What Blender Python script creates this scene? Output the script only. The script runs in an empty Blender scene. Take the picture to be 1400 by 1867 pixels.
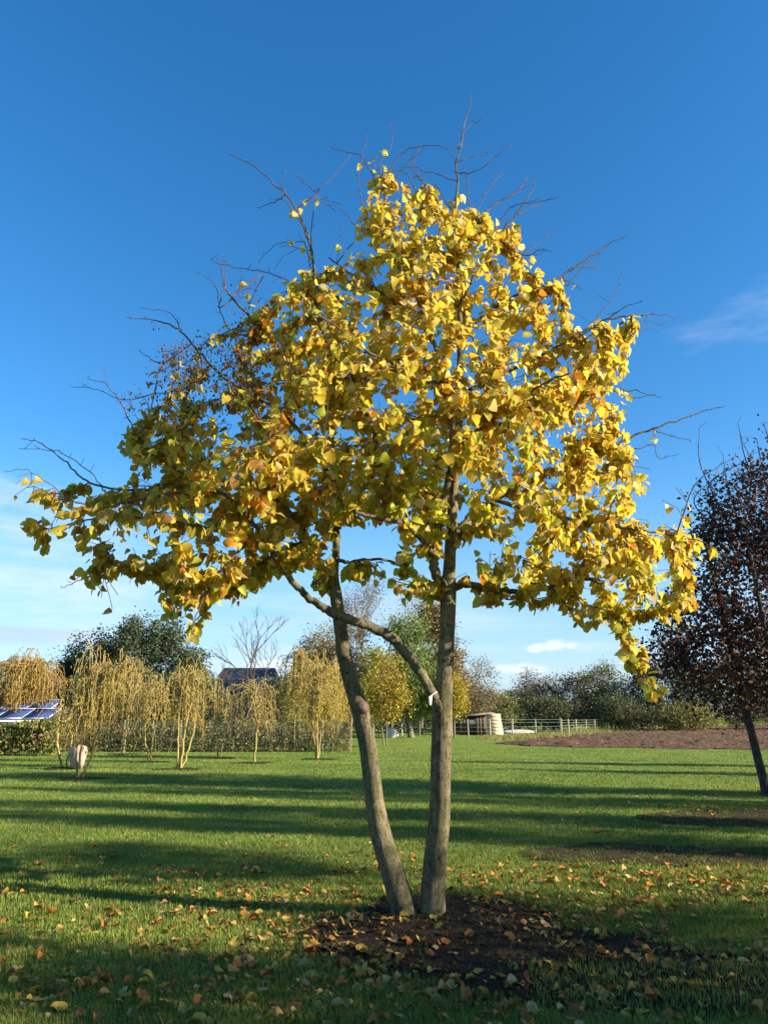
import bpy, math, random
import numpy as np
from mathutils import Vector, Matrix
R = math.radians
S = bpy.context.scene
COL = S.collection
rng = np.random.default_rng(7)
random.seed(7)

# ------------------------------------------------------------------ camera, sky, sun, exposure
PITCH = R(14.8); FPX = 1410.0; CAMZ = 1.6
cam = bpy.data.cameras.new('camera'); camo = bpy.data.objects.new('camera', cam); COL.objects.link(camo)
camo.location = (0, 0, CAMZ); camo.rotation_euler = (math.pi/2 + PITCH, 0, 0)
cam.sensor_fit = 'HORIZONTAL'; cam.sensor_width = 36.0; cam.lens = 36.0*FPX/1400.0
cam.clip_start = 0.05; cam.clip_end = 3000
S.camera = camo
SUN_EL = R(20); SUN_AZ = R(106)            # azimuth measured from +Y towards +X
sdir = Vector((math.sin(SUN_AZ)*math.cos(SUN_EL), math.cos(SUN_AZ)*math.cos(SUN_EL), math.sin(SUN_EL)))
w = bpy.data.worlds.new('World'); S.world = w; w.use_nodes = True
nt = w.node_tree; nt.nodes.clear()
def N(t, typ, **kw):
    n = t.nodes.new(typ)
    for k, v in kw.items(): setattr(n, k, v)
    return n
def L(t, a, b): t.links.new(a, b)
def M(t, op, a, b=None, c=None, clamp=False):
    n = t.nodes.new('ShaderNodeMath'); n.operation = op; n.use_clamp = clamp
    for i, v in enumerate((a, b, c)):
        if v is None: continue
        if isinstance(v, (int, float)): n.inputs[i].default_value = v
        else: t.links.new(v, n.inputs[i])
    return n.outputs[0]
sky = N(nt, 'ShaderNodeTexSky', sky_type='NISHITA', sun_disc=False)
sky.sun_elevation = SUN_EL; sky.sun_rotation = SUN_AZ
sky.air_density = 1.0; sky.dust_density = 0.25; sky.ozone_density = 3.5; sky.altitude = 50
tc = N(nt, 'ShaderNodeTexCoord'); sx = N(nt, 'ShaderNodeSeparateXYZ'); L(nt, tc.outputs['Generated'], sx.inputs[0])
az = M(nt, 'ARCTAN2', sx.outputs[0], sx.outputs[1]); el = M(nt, 'ARCSINE', sx.outputs[2])
def sky_noise(sa, se, detail, rough, off=0.0):
    c = N(nt, 'ShaderNodeCombineXYZ')
    L(nt, M(nt, 'MULTIPLY', az, sa), c.inputs[0]); L(nt, M(nt, 'MULTIPLY', el, se), c.inputs[1]); c.inputs[2].default_value = off
    n = N(nt, 'ShaderNodeTexNoise'); n.inputs['Scale'].default_value = 1; n.inputs['Detail'].default_value = detail
    n.inputs['Roughness'].default_value = rough; L(nt, c.outputs[0], n.inputs['Vector']); return n.outputs['Fac']
def ss(v, a, b):
    n = N(nt, 'ShaderNodeMapRange', interpolation_type='SMOOTHSTEP'); n.inputs[1].default_value = a; n.inputs[2].default_value = b
    L(nt, v, n.inputs[0]); return n.outputs[0]
def puff(a0, e0, wa, we):                      # a cloud bank at one bearing and height over the horizon
    da = M(nt, 'DIVIDE', M(nt, 'SUBTRACT', az, R(a0)), R(wa)); de = M(nt, 'DIVIDE', M(nt, 'SUBTRACT', el, R(e0)), R(we))
    r = M(nt, 'ADD', M(nt, 'MULTIPLY', da, da), M(nt, 'MULTIPLY', de, de))
    return M(nt, 'SUBTRACT', 1.0, M(nt, 'MINIMUM', r, 3.0))
def addc(a, b): return M(nt, 'MAXIMUM', a, b)
streak = sky_noise(2.6, 26, 5, .58, 1.3); fine = sky_noise(22, 60, 6, .62, 4.1); wisp = sky_noise(5, 22, 6, .6, 7.7)
# thin white veil low over the horizon, streaked
veil = M(nt, 'MULTIPLY', ss(streak, .42, .75), M(nt, 'MULTIPLY', ss(el, .26, .07), .45))
lowhaze = M(nt, 'MULTIPLY', ss(el, .14, .0), .16)
cl = addc(veil, lowhaze)
left = M(nt, 'MULTIPLY', ss(M(nt, 'ADD', puff(-26, 9.5, 15, 6), M(nt, 'MULTIPLY', M(nt, 'SUBTRACT', wisp, .5), 4.0)), .05, 1.6), .62)
cl = addc(cl, left)
cir = M(nt, 'MULTIPLY', ss(M(nt, 'ADD', puff(27, 26, 6.5, 3.0), M(nt, 'MULTIPLY', M(nt, 'SUBTRACT', wisp, .52), 6.5)), .3, 2.6), .22)
cl = addc(cl, cir)
cum = None
for (a0, e0, wa, we) in ((11.0, 4.8, .9, .45), (12.4, 4.9, 1.1, .55), (13.6, 4.9, .9, .5), (10.0, 3.3, 2.4, .5), (-8, 3.6, 2.5, .6), (19, 3.4, 3, .6)):
    v = M(nt, 'MULTIPLY', ss(M(nt, 'ADD', puff(a0, e0, wa, we), M(nt, 'MULTIPLY', M(nt, 'SUBTRACT', fine, .5), 3.0)), .0, .9), .8)
    cum = v if cum is None else addc(cum, v)
cl = addc(cl, cum)
grey = M(nt, 'MULTIPLY', ss(M(nt, 'ADD', puff(-27, 5.2, 9, .8), M(nt, 'MULTIPLY', M(nt, 'SUBTRACT', streak, .5), 2.0)), .0, .9), .55)
hs = N(nt, 'ShaderNodeHueSaturation'); hs.inputs['Saturation'].default_value = 1.27; L(nt, sky.outputs[0], hs.inputs['Color'])
mh = N(nt, 'ShaderNodeMix', data_type='RGBA'); L(nt, M(nt, 'MULTIPLY', ss(el, .34, .0), .7), mh.inputs[0]); L(nt, hs.outputs[0], mh.inputs[6]); mh.inputs[7].default_value = (1.75, 2.75, 3.85, 1)
mx = N(nt, 'ShaderNodeMix', data_type='RGBA'); L(nt, cl, mx.inputs[0]); L(nt, mh.outputs[2], mx.inputs[6]); mx.inputs[7].default_value = (3.9, 4.15, 4.5, 1)
mg = N(nt, 'ShaderNodeMix', data_type='RGBA'); L(nt, grey, mg.inputs[0]); L(nt, mx.outputs[2], mg.inputs[6]); mg.inputs[7].default_value = (2.3, 2.6, 3.15, 1)
bg = N(nt, 'ShaderNodeBackground'); bg.inputs[1].default_value = 0.093
L(nt, mg.outputs[2], bg.inputs[0]); wo = N(nt, 'ShaderNodeOutputWorld'); L(nt, bg.outputs[0], wo.inputs[0])
sl = bpy.data.lights.new('sun', 'SUN'); sl.energy = 5.0; sl.angle = R(0.53); sl.color = (1.0, .89, .72)
so = bpy.data.objects.new('sun', sl); COL.objects.link(so); so.rotation_euler = sdir.to_track_quat('Z', 'Y').to_euler(); so.location = (30, -10, 20)
vs = S.view_settings; vs.view_transform = 'Standard'; vs.look = 'None'; vs.exposure = 1.45; vs.gamma = 1.0; vs.use_curve_mapping = False
S.render.engine = 'CYCLES'
S.cycles.transparent_max_bounces = 12; S.cycles.max_bounces = 9; S.cycles.diffuse_bounces = 6

# ------------------------------------------------------------------ pixel helpers (photo grid 1400 x 1867) for laying out real 3D positions
cp, sp_ = math.cos(PITCH), math.sin(PITCH)
def ray(px, py):
    u = (px-700)/FPX; v = (933.5-py)/FPX
    return np.array([u, cp - v*sp_, sp_ + v*cp])
def P(px, py, Y):
    d = ray(px, py); return np.array([0, 0, CAMZ]) + d*(Y/d[1])
def G(px, py):
    d = ray(px, py); return np.array([0, 0, CAMZ]) + d*(-CAMZ/d[2])
def topix(p):
    p = np.asarray(p, float); x, y, z = p[..., 0], p[..., 1], p[..., 2]-CAMZ
    dep = y*cp + z*sp_; up = -y*sp_ + z*cp
    return np.stack([700+FPX*x/dep, 933.5-FPX*up/dep, dep], -1)

# ------------------------------------------------------------------ mesh building
class MB:
    def __init__(s): s.v = []; s.f = []; s.c = []; s.n = 0; s.q = []
    def add(s, v, f, c=None):
        v = np.asarray(v, float).reshape(-1, 3); f = np.asarray(f, int)
        s.v.append(v); s.f.append((f + s.n)); s.n += len(v)
        cc = np.ones((len(v), 3)) if c is None else np.broadcast_to(np.asarray(c, float), (len(v), 3))
        s.c.append(cc)
    def mesh(s, name, mat, off=(0, 0, 0), smooth=True):
        v = np.concatenate(s.v) - np.asarray(off, float)
        me = bpy.data.meshes.new(name); me.vertices.add(len(v)); me.vertices.foreach_set('co', v.astype(np.float32).ravel())
        idx = np.concatenate([f.ravel() for f in s.f]); ln = np.concatenate([np.full(len(f), f.shape[1]) for f in s.f])
        st = np.concatenate([[0], np.cumsum(ln)[:-1]])
        me.loops.add(len(idx)); me.loops.foreach_set('vertex_index', idx.astype(np.int32))
        me.polygons.add(len(ln)); me.polygons.foreach_set('loop_start', st.astype(np.int32)); me.polygons.foreach_set('loop_total', ln.astype(np.int32))
        if smooth: me.polygons.foreach_set('use_smooth', np.ones(len(ln), bool))
        a = me.attributes.new('col', 'FLOAT_COLOR', 'POINT')
        c = np.concatenate(s.c); a.data.foreach_set('color', np.concatenate([c, np.ones((len(c), 1))], 1).astype(np.float32).ravel())
        me.update(calc_edges=True); me.validate()
        me.materials.append(mat); return me
    def build(s, name, mat, parent=None, smooth=True, kind=None):
        off = (0, 0, 0)
        if parent is not None:
            p = parent; off = np.zeros(3)
            while p is not None: off = off + np.array(p.location); p = p.parent
        o = bpy.data.objects.new(name, s.mesh(name, mat, off, smooth)); COL.objects.link(o); o.parent = parent
        if kind: o['kind'] = kind
        return o
def tag(o, label, cat, group=None, kind=None):
    o['label'] = label; o['category'] = cat
    if group: o['group'] = group
    if kind: o['kind'] = kind
    return o
def empty(name, loc, label, cat, group=None):
    o = bpy.data.objects.new(name, None); COL.objects.link(o); o.location = tuple(float(a) for a in loc); o.empty_display_size = .2
    return tag(o, label, cat, group)
def catmull(pts, n):
    p = np.asarray(pts, float); p = np.vstack([2*p[0]-p[1], p, 2*p[-1]-p[-2]]); out = []
    for i in range(1, len(p)-2):
        for t in np.linspace(0, 1, n, endpoint=False):
            a, b, c, d = p[i-1], p[i], p[i+1], p[i+2]
            out.append(.5*(2*b + (c-a)*t + (2*a-5*b+4*c-d)*t*t + (3*b-a-3*c+d)*t**3))
    out.append(p[-2]); return np.array(out)
def tube(mb, pts, rad, sides=6, c=None, bump=None, cap=True):
    pts = np.asarray(pts, float); n = len(pts); rad = np.broadcast_to(np.asarray(rad, float), (n,))
    t = np.gradient(pts, axis=0); t /= np.linalg.norm(t, axis=1, keepdims=True) + 1e-9
    ref = np.array([1, 0, 0]) if abs(t[0][0]) < .8 else np.array([0, 1, 0]); U = np.zeros((n, 3)); u = ref
    for i in range(n):
        u = u - t[i]*np.dot(u, t[i]); u = u/(np.linalg.norm(u)+1e-9); U[i] = u
    V = np.cross(t, U); a = np.linspace(0, 2*np.pi, sides, endpoint=False)
    rr = rad[:, None]*np.ones(sides)
    if bump is not None: rr = rr*bump(np.arange(n)[:, None]/max(1, n-1), a[None, :])
    ring = pts[:, None] + (np.cos(a)[None, :, None]*U[:, None] + np.sin(a)[None, :, None]*V[:, None])*rr[:, :, None]
    i = np.arange(n-1)[:, None]*sides; j = np.arange(sides)[None]; k = (j+1) % sides
    f = np.stack([i+j, i+k, i+sides+k, i+sides+j], -1).reshape(-1, 4)
    mb.add(ring.reshape(-1, 3), f, c)
    if cap:
        mb.add(np.vstack([ring[-1], pts[-1:]]), [[q, (q+1) % sides, sides] for q in range(sides)], c)
def box(mb, c, d, rz=0.0, rx=0.0, col=None, axes=None):
    s = np.array([[-1,-1,-1],[1,-1,-1],[1,1,-1],[-1,1,-1],[-1,-1,1],[1,-1,1],[1,1,1],[-1,1,1]])*.5*np.asarray(d)
    m = np.array(Matrix.Rotation(rz, 3, 'Z') @ Matrix.Rotation(rx, 3, 'X')) if axes is None else np.array(axes).T
    mb.add(s @ m.T + np.asarray(c), [[0,3,2,1],[4,5,6,7],[0,1,5,4],[1,2,6,5],[2,3,7,6],[3,0,4,7]], col)
def vnoise(x, y, seed=0):                        # cheap smooth value noise
    def h(i, j): 
        q = np.sin(i*127.1 + j*311.7 + seed*74.7)*43758.5453; return q - np.floor(q)
    xi, yi = np.floor(x), np.floor(y); xf, yf = x-xi, y-yi; xf = xf*xf*(3-2*xf); yf = yf*yf*(3-2*yf)
    return (h(xi, yi)*(1-xf)+h(xi+1, yi)*xf)*(1-yf) + (h(xi, yi+1)*(1-xf)+h(xi+1, yi+1)*xf)*yf
def fbm(x, y, seed=0, o=4):
    s = 0; a = .5
    for k in range(o): s = s + a*vnoise(x*2**k, y*2**k, seed+k); a *= .5
    return s
def in_poly(x, y, poly):
    poly = np.asarray(poly, float); ins = np.zeros(np.shape(x), bool); n = len(poly)
    for i in range(n):
        x0, y0 = poly[i]; x1, y1 = poly[(i+1) % n]
        if y0 == y1: continue
        ins ^= ((y0 > y) != (y1 > y)) & (x < (x1-x0)*(y-y0)/(y1-y0)+x0)
    return ins
def edge_dist(x, y, poly):
    poly = np.asarray(poly, float); d = np.full(np.shape(x), 1e9); n = len(poly)
    for i in range(n):
        a = poly[i]; b = poly[(i+1) % n]; ab = b-a; t = ((x-a[0])*ab[0]+(y-a[1])*ab[1])/(ab@ab+1e-9); t = np.clip(t, 0, 1)
        d = np.minimum(d, np.hypot(x-a[0]-t*ab[0], y-a[1]-t*ab[1]))
    return d

# ------------------------------------------------------------------ materials
def newmat(name):
    m = bpy.data.materials.new(name); m.use_nodes = True; t = m.node_tree; t.nodes.clear()
    return m, t, N(t, 'ShaderNodeOutputMaterial')
def noise_node(t, scale, detail=5, rough=.6, stretch=None, coord='Object'):
    c = N(t, 'ShaderNodeTexCoord'); src = c.outputs[coord]
    if stretch:
        mp = N(t, 'ShaderNodeMapping'); mp.inputs['Scale'].default_value = stretch; L(t, src, mp.inputs[0]); src = mp.outputs[0]
    n = N(t, 'ShaderNodeTexNoise'); n.inputs['Scale'].default_value = scale; n.inputs['Detail'].default_value = detail; n.inputs['Roughness'].default_value = rough
    L(t, src, n.inputs['Vector']); return n.outputs['Fac']
def ramp(t, fac, stops):
    r = N(t, 'ShaderNodeValToRGB'); e = r.color_ramp.elements
    while len(e) < len(stops): e.new(.5)
    for q, (p, c) in zip(e, stops): q.position = p; q.color = (*c, 1)
    L(t, fac, r.inputs[0]); return r.outputs[0]
def attr(t): 
    a = N(t, 'ShaderNodeAttribute'); a.attribute_name = 'col'; return a.outputs['Color']
def mul(t, a, b, f=1.0):
    m = N(t, 'ShaderNodeMix', data_type='RGBA', blend_type='MULTIPLY'); m.inputs[0].default_value = f
    L(t, a, m.inputs[6])
    if isinstance(b, tuple): m.inputs[7].default_value = (*b, 1)
    else: L(t, b, m.inputs[7])
    return m.outputs[2]
def leaf_mat(name, transl=.4, spots=True, gloss=.25, tint=(1.0, .95, .7)):
    m, t, o = newmat(name); c = attr(t)
    if spots:
        c = mul(t, c, ramp(t, noise_node(t, 55, 4), [(.26, (.7, .58, .42)), (.38, (.95, .93, .88)), (.7, (1.05, 1.05, 1.0))]))
    p = N(t, 'ShaderNodeBsdfPrincipled'); L(t, c, p.inputs['Base Color']); p.inputs['Roughness'].default_value = .6; p.inputs['Specular IOR Level'].default_value = gloss
    tr = N(t, 'ShaderNodeBsdfTranslucent'); L(t, mul(t, c, tint), tr.inputs[0])
    mx = N(t, 'ShaderNodeMixShader'); mx.inputs[0].default_value = transl; L(t, p.outputs[0], mx.inputs[1]); L(t, tr.outputs[0], mx.inputs[2]); L(t, mx.outputs[0], o.inputs[0])
    return m
def rough_mat(name, stops, scale, detail=6, rough=.9, bump=.0, bscale=None, stretch=None, use_attr=False, spec=.2, dist=.02):
    m, t, o = newmat(name); n = noise_node(t, scale, detail, .62, stretch); c = ramp(t, n, stops)
    if use_attr: c = mul(t, c, attr(t))
    p = N(t, 'ShaderNodeBsdfPrincipled'); L(t, c, p.inputs['Base Color']); p.inputs['Roughness'].default_value = rough; p.inputs['Specular IOR Level'].default_value = spec
    if bump:
        b = N(t, 'ShaderNodeBump'); b.inputs['Strength'].default_value = bump; b.inputs['Distance'].default_value = dist
        L(t, noise_node(t, bscale or scale, 8, .7, stretch), b.inputs['Height']); L(t, b.outputs[0], p.inputs['Normal'])
    L(t, p.outputs[0], o.inputs[0]); return m
MAT = {}
MAT['leaf'] = leaf_mat('leaf_autumn', .58, gloss=.12, tint=(1.08, 1.04, .8))
MAT['fallen'] = leaf_mat('leaf_fallen', .15, gloss=.06)
MAT['foliage'] = leaf_mat('foliage_far', .3, spots=False, gloss=.15, tint=(1, 1, .8))
MAT['copper'] = leaf_mat('foliage_copper', .22, spots=False, gloss=.3, tint=(1.0, .7, .5))
MAT['grass'] = leaf_mat('grass_blades', .35, spots=False, gloss=.2, tint=(1, 1, .7))
def bark_main():
    m, t, o = newmat('bark_olive_grey')
    big = noise_node(t, 7, 7, .68, (1, 1, .4)); fine = noise_node(t, 60, 6, .7, (1, 1, .45)); fiss = noise_node(t, 26, 5, .6, (1, 1, .12))
    c = ramp(t, big, [(.28, (.045, .039, .022)), (.40, (.105, .088, .05)), (.55, (.165, .135, .074)), (.68, (.22, .183, .104)), (.8, (.32, .275, .18))])
    c = mul(t, c, ramp(t, fine, [(.3, (.6, .6, .55)), (.48, (1, 1, 1)), (.75, (1.15, 1.12, 1.08))]))
    c = mul(t, c, ramp(t, fiss, [(.34, (.5, .5, .48)), (.45, (1, 1, 1))]), .7)
    sp = noise_node(t, 34, 2, .5)
    c = mul(t, c, ramp(t, sp, [(.30, (.22, .21, .19)), (.37, (1, 1, 1))]))
    c = mul(t, c, ramp(t, noise_node(t, 15, 5, .7, (1, 1, .7)), [(.38, (.5, .5, .42)), (.5, (1, 1, 1)), (.66, (1.25, 1.22, 1.12))]))
    al = N(t, 'ShaderNodeMix', data_type='RGBA'); L(t, ramp(t, noise_node(t, 3.2, 4), [(.5, (0, 0, 0)), (.7, (.55, .55, .55))]), al.inputs[0]); L(t, c, al.inputs[6]); al.inputs[7].default_value = (.085, .095, .035, 1)
    p = N(t, 'ShaderNodeBsdfPrincipled'); L(t, al.outputs[2], p.inputs['Base Color']); p.inputs['Roughness'].default_value = .85; p.inputs['Specular IOR Level'].default_value = .2
    b = N(t, 'ShaderNodeBump'); b.inputs['Strength'].default_value = .9; b.inputs['Distance'].default_value = .02
    ad = M(t, 'ADD', M(t, 'MULTIPLY', fiss, .8), M(t, 'MULTIPLY', fine, .8)); L(t, ad, b.inputs['Height']); L(t, b.outputs[0], p.inputs['Normal'])
    L(t, p.outputs[0], o.inputs[0]); return m
MAT['bark'] = bark_main()
MAT['twig'] = rough_mat('twig_bark', [(.3, (.07, .045, .035)), (.7, (.14, .095, .075))], 30)
MAT['bark_far'] = rough_mat('bark_far', [(.3, (.10, .085, .06)), (.7, (.22, .19, .13))], 6, use_attr=True)
MAT['willow_wood'] = rough_mat('willow_wood', [(.3, (.27, .20, .06)), (.7, (.42, .33, .13))], 4, use_attr=True)
MAT['dark_bark'] = rough_mat('dark_bark', [(.3, (.035, .03, .026)), (.7, (.09, .075, .06))], 9, bump=.5)
def lawn_mat():
    m, t, o = newmat('lawn_turf')
    a = noise_node(t, 1.1, 8, .68, (.55, 1.0, 1)); b = noise_node(t, .16, 4, .55); f = noise_node(t, 26, 6, .75)
    c = ramp(t, a, [(.28, (.10, .16, .028)), (.45, (.155, .225, .04)), (.6, (.215, .28, .055)), (.78, (.28, .30, .085))])
    c = mul(t, c, ramp(t, b, [(.3, (.78, .86, .75)), (.7, (1.18, 1.08, 1.0))])); c = mul(t, c, ramp(t, f, [(.3, (.45, .45, .45)), (.6, (1.1, 1.1, 1.1))]))
    p = N(t, 'ShaderNodeBsdfPrincipled'); L(t, c, p.inputs['Base Color']); p.inputs['Roughness'].default_value = .9; p.inputs['Specular IOR Level'].default_value = .1
    bp = N(t, 'ShaderNodeBump'); bp.inputs['Strength'].default_value = .9; bp.inputs['Distance'].default_value = .06; L(t, f, bp.inputs['Height']); L(t, bp.outputs[0], p.inputs['Normal'])
    L(t, p.outputs[0], o.inputs[0]); return m
MAT['lawn'] = lawn_mat()
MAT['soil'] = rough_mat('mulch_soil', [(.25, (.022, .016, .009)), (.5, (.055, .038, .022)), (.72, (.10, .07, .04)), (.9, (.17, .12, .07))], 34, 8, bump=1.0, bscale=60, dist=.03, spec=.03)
MAT['field'] = rough_mat('ploughed_soil', [(.3, (.075, .046, .028)), (.5, (.17, .108, .068)), (.7, (.28, .185, .12))], 3.0, 10, bump=1.0, bscale=4, dist=.4, spec=.03)
MAT['stone_warm'] = rough_mat('stone_warm', [(.3, (.30, .19, .14)), (.7, (.52, .38, .29))], 4, bump=.6, bscale=9, dist=.05)
MAT['stone_pale'] = rough_mat('stone_pale', [(.3, (.42, .38, .30)), (.7, (.66, .60, .50))], 4, bump=.5, bscale=8, dist=.05)
MAT['post'] = rough_mat('weathered_post', [(.3, (.20, .17, .13)), (.7, (.40, .36, .30))], 12, use_attr=True)
MAT['wire'] = rough_mat('galvanised_wire', [(.3, (.20, .23, .22)), (.7, (.34, .37, .36))], 10, rough=.5, spec=.5)
MAT['plank'] = rough_mat('weathered_plank', [(.3, (.16, .13, .10)), (.7, (.30, .25, .20))], 9, stretch=(1, 1, .2), use_attr=True, bump=.3)
MAT['white'] = rough_mat('white_plastic', [(.3, (.74, .74, .72)), (.7, (.82, .82, .80))], 8, rough=.5)
MAT['panel'] = rough_mat('solar_cells', [(.3, (.03, .055, .15)), (.7, (.045, .075, .20))], 3, rough=.5, spec=.08)
MAT['alu'] = rough_mat('aluminium_trim', [(.3, (.52, .53, .54)), (.7, (.64, .65, .66))], 6, rough=.45, spec=.5)
MAT['slate'] = rough_mat('slate_roof', [(.3, (.05, .052, .06)), (.7, (.10, .10, .11))], 5, stretch=(1, 1, 4), bump=.4)
MAT['tile'] = rough_mat('red_roof_tiles', [(.3, (.16, .06, .035)), (.7, (.30, .12, .07))], 5, bump=.4)
MAT['brick'] = rough_mat('brick_wall', [(.3, (.18, .10, .075)), (.7, (.30, .18, .13))], 8)
def net_mat():
    m, t, o = newmat('green_windbreak_net')
    p = N(t, 'ShaderNodeBsdfPrincipled'); L(t, ramp(t, noise_node(t, 3, 4), [(.3, (.06, .105, .065)), (.7, (.11, .16, .10))]), p.inputs['Base Color']); p.inputs['Roughness'].default_value = .7
    tr = N(t, 'ShaderNodeBsdfTransparent'); mx = N(t, 'ShaderNodeMixShader'); mx.inputs[0].default_value = .3
    L(t, tr.outputs[0], mx.inputs[1]); L(t, p.outputs[0], mx.inputs[2]); L(t, mx.outputs[0], o.inputs[0]); return m
MAT['net'] = net_mat()

# ------------------------------------------------------------------ ground
BEDPX = [(505,1705),(560,1685),(640,1662),(715,1645),(800,1638),(905,1640),(965,1662),(1015,1690),(1100,1708),(1250,1730),(1400,1748),(1560,1775),(1560,1862),(1400,1850),(1250,1852),(1080,1846),(950,1842),(830,1812),(730,1782),(640,1760),(560,1738)]
BED = np.array([G(*p)[:2] for p in BEDPX])
BED2 = np.array([G(*p)[:2] for p in [(940,1556),(1080,1543),(1250,1545),(1480,1555),(1480,1588),(1250,1578),(1050,1574)]])  # mulch plus tree shadow, both drawn as dark soil
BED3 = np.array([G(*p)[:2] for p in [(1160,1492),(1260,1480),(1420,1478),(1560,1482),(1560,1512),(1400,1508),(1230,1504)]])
def bed_signed(x, y, poly):
    d = edge_dist(x, y, poly); d = np.where(in_poly(x, y, poly), d, -d)
    return d + (fbm(x*2.2, y*2.2, 3)-.47)*.55
def bed_h(x, y): return np.clip(bed_signed(x, y, BED), -.3, 1.0)*.085 + (fbm(x*9, y*9, 9)-.47)*.030 + .004
def ground_h(x, y):
    return np.maximum((fbm(x*.7, y*.7, 21)-.47)*.05*np.clip((y-3)/3, 0, 1), bed_h(x, y))
# lawn sheet: fine near the camera, reaching the horizon
xs = np.concatenate([[-900, -300, -120, -60, -35], np.linspace(-22, 22, 110), [35, 60, 120, 300, 900]])
ys = np.concatenate([[-300, -60, -10, 0], np.linspace(2.5, 30, 110), [34, 38, 44, 52, 60, 75, 100, 160, 300, 1500]])
XX, YY = np.meshgrid(xs, ys); ZZ = (fbm(XX*.7, YY*.7, 21)-.47)*.05*np.clip((YY-3)/3, 0, 1)*((np.abs(XX) < 25) & (YY < 31))
nx, ny = len(xs), len(ys); ii = (np.arange(ny-1)[:, None]*nx + np.arange(nx-1)[None]).ravel()
mb = MB(); mb.add(np.stack([XX, YY, ZZ], -1), np.stack([ii, ii+1, ii+nx+1, ii+nx], -1))
lawn = mb.build('lawn', MAT['lawn']); lawn['kind'] = 'structure'; lawn['label'] = 'mown green lawn with long tree shadows across it'
def bed_sheet(name, poly, hf, label, mat, step=.035, margin=.25, lift=0.0):
    lo = poly.min(0)-margin; hi = poly.max(0)+margin
    gx = np.arange(lo[0], hi[0], step); gy = np.arange(lo[1], hi[1], step); X, Y = np.meshgrid(gx, gy)
    Z = hf(X, Y)+lift; ok = (bed_signed(X, Y, poly) > -.12); n = len(gx)
    i = (np.arange(len(gy)-1)[:, None]*n + np.arange(n-1)[None]); keep = ok[:-1, :-1] & ok[1:, 1:] & ok[:-1, 1:] & ok[1:, :-1]; i = i[keep]
    m = MB(); m.add(np.stack([X, Y, Z], -1), np.stack([i, i+1, i+n+1, i+n], -1)); o = m.build(name, mat); o['kind'] = 'structure'; o['label'] = label; return o
bed_sheet('mulch_bed', BED, lambda x, y: ground_h(x, y)+.004, 'dark mulched soil bed around the two-stemmed tree', MAT['soil'])
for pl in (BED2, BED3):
    bed_sheet('soil_and_shadow_patch', pl, lambda x, y: (fbm(x*.7, y*.7, 21)-.47)*.05 + .012 + (fbm(x*7, y*7, 5)-.4)*.05, 'dark patch of soil and painted tree shadow in the lawn towards the dark copper tree', MAT['soil'], .06)
# soil crumbs on the bed
mb = MB(); k = 0
cx = rng.uniform(BED[:, 0].min(), BED[:, 0].max(), 9000); cy = rng.uniform(BED[:, 1].min(), BED[:, 1].max(), 9000)
ok = bed_signed(cx, cy, BED) > -.03; cx, cy = cx[ok], cy[ok]; cz = ground_h(cx, cy)
octv = np.array([[1,0,0],[-1,0,0],[0,1,0],[0,-1,0],[0,0,1],[0,0,-1]]); octf = np.array([[0,2,4],[2,1,4],[1,3,4],[3,0,4],[2,0,5],[1,2,5],[3,1,5],[0,3,5]])
sz = rng.gamma(2, .0022, len(cx))+.003
vv = octv[None]*rng.uniform(.6, 1.3, (len(cx), 6, 1))*sz[:, None, None]*np.array([1.2, 1.2, .8]) + np.stack([cx, cy, cz+sz*.5], -1)[:, None]
shade = rng.uniform(.6, 1.6, (len(cx), 1, 1))
mb.add(vv.reshape(-1, 3), (octf[None]+6*np.arange(len(cx))[:, None, None]).reshape(-1, 3), None)
cr = mb.build('soil_crumbs', MAT['soil'], smooth=False); tag(cr, 'loose dark soil crumbs on the mulch bed', 'soil', kind='stuff')
# ploughed field
FPOLY = np.array([G(*p)[:2] for p in [(900,1357),(960,1361),(1080,1364),(1250,1366),(1700,1370)]] + [G(*p)[:2] for p in [(1700,1322),(1400,1324),(1250,1328),(1130,1336),(1000,1349)]])
X, Y = np.meshgrid(np.arange(FPOLY[:, 0].min()-1, FPOLY[:, 0].max()+1, .32), np.arange(FPOLY[:, 1].min()-1, FPOLY[:, 1].max()+1, .32))
D = edge_dist(X, Y, FPOLY); D = np.where(in_poly(X, Y, FPOLY), D, -D) + (fbm(X*.5, Y*.5, 8)-.47)*2.2
furrow = np.abs(np.sin((Y*.93 + X*.1)*2*np.pi/1.1))*.07
Z = .01 + np.clip(D, 0, 1.5)/1.5*(.06 + furrow + (fbm(X*1.7, Y*1.7, 2)-.35)*.42 + rng.uniform(-.05, .07, X.shape))
n = X.shape[1]; i = (np.arange(X.shape[0]-1)[:, None]*n + np.arange(n-1)[None])[(D > -.1)[:-1, :-1]]
mb = MB(); mb.add(np.stack([X, Y, Z], -1), np.stack([i, i+1, i+n+1, i+n], -1)); fo = mb.build('ploughed_field', MAT['field'], smooth=False); fo['kind'] = 'structure'; fo['label'] = 'brown ploughed field strip beside the wire fence'

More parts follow.
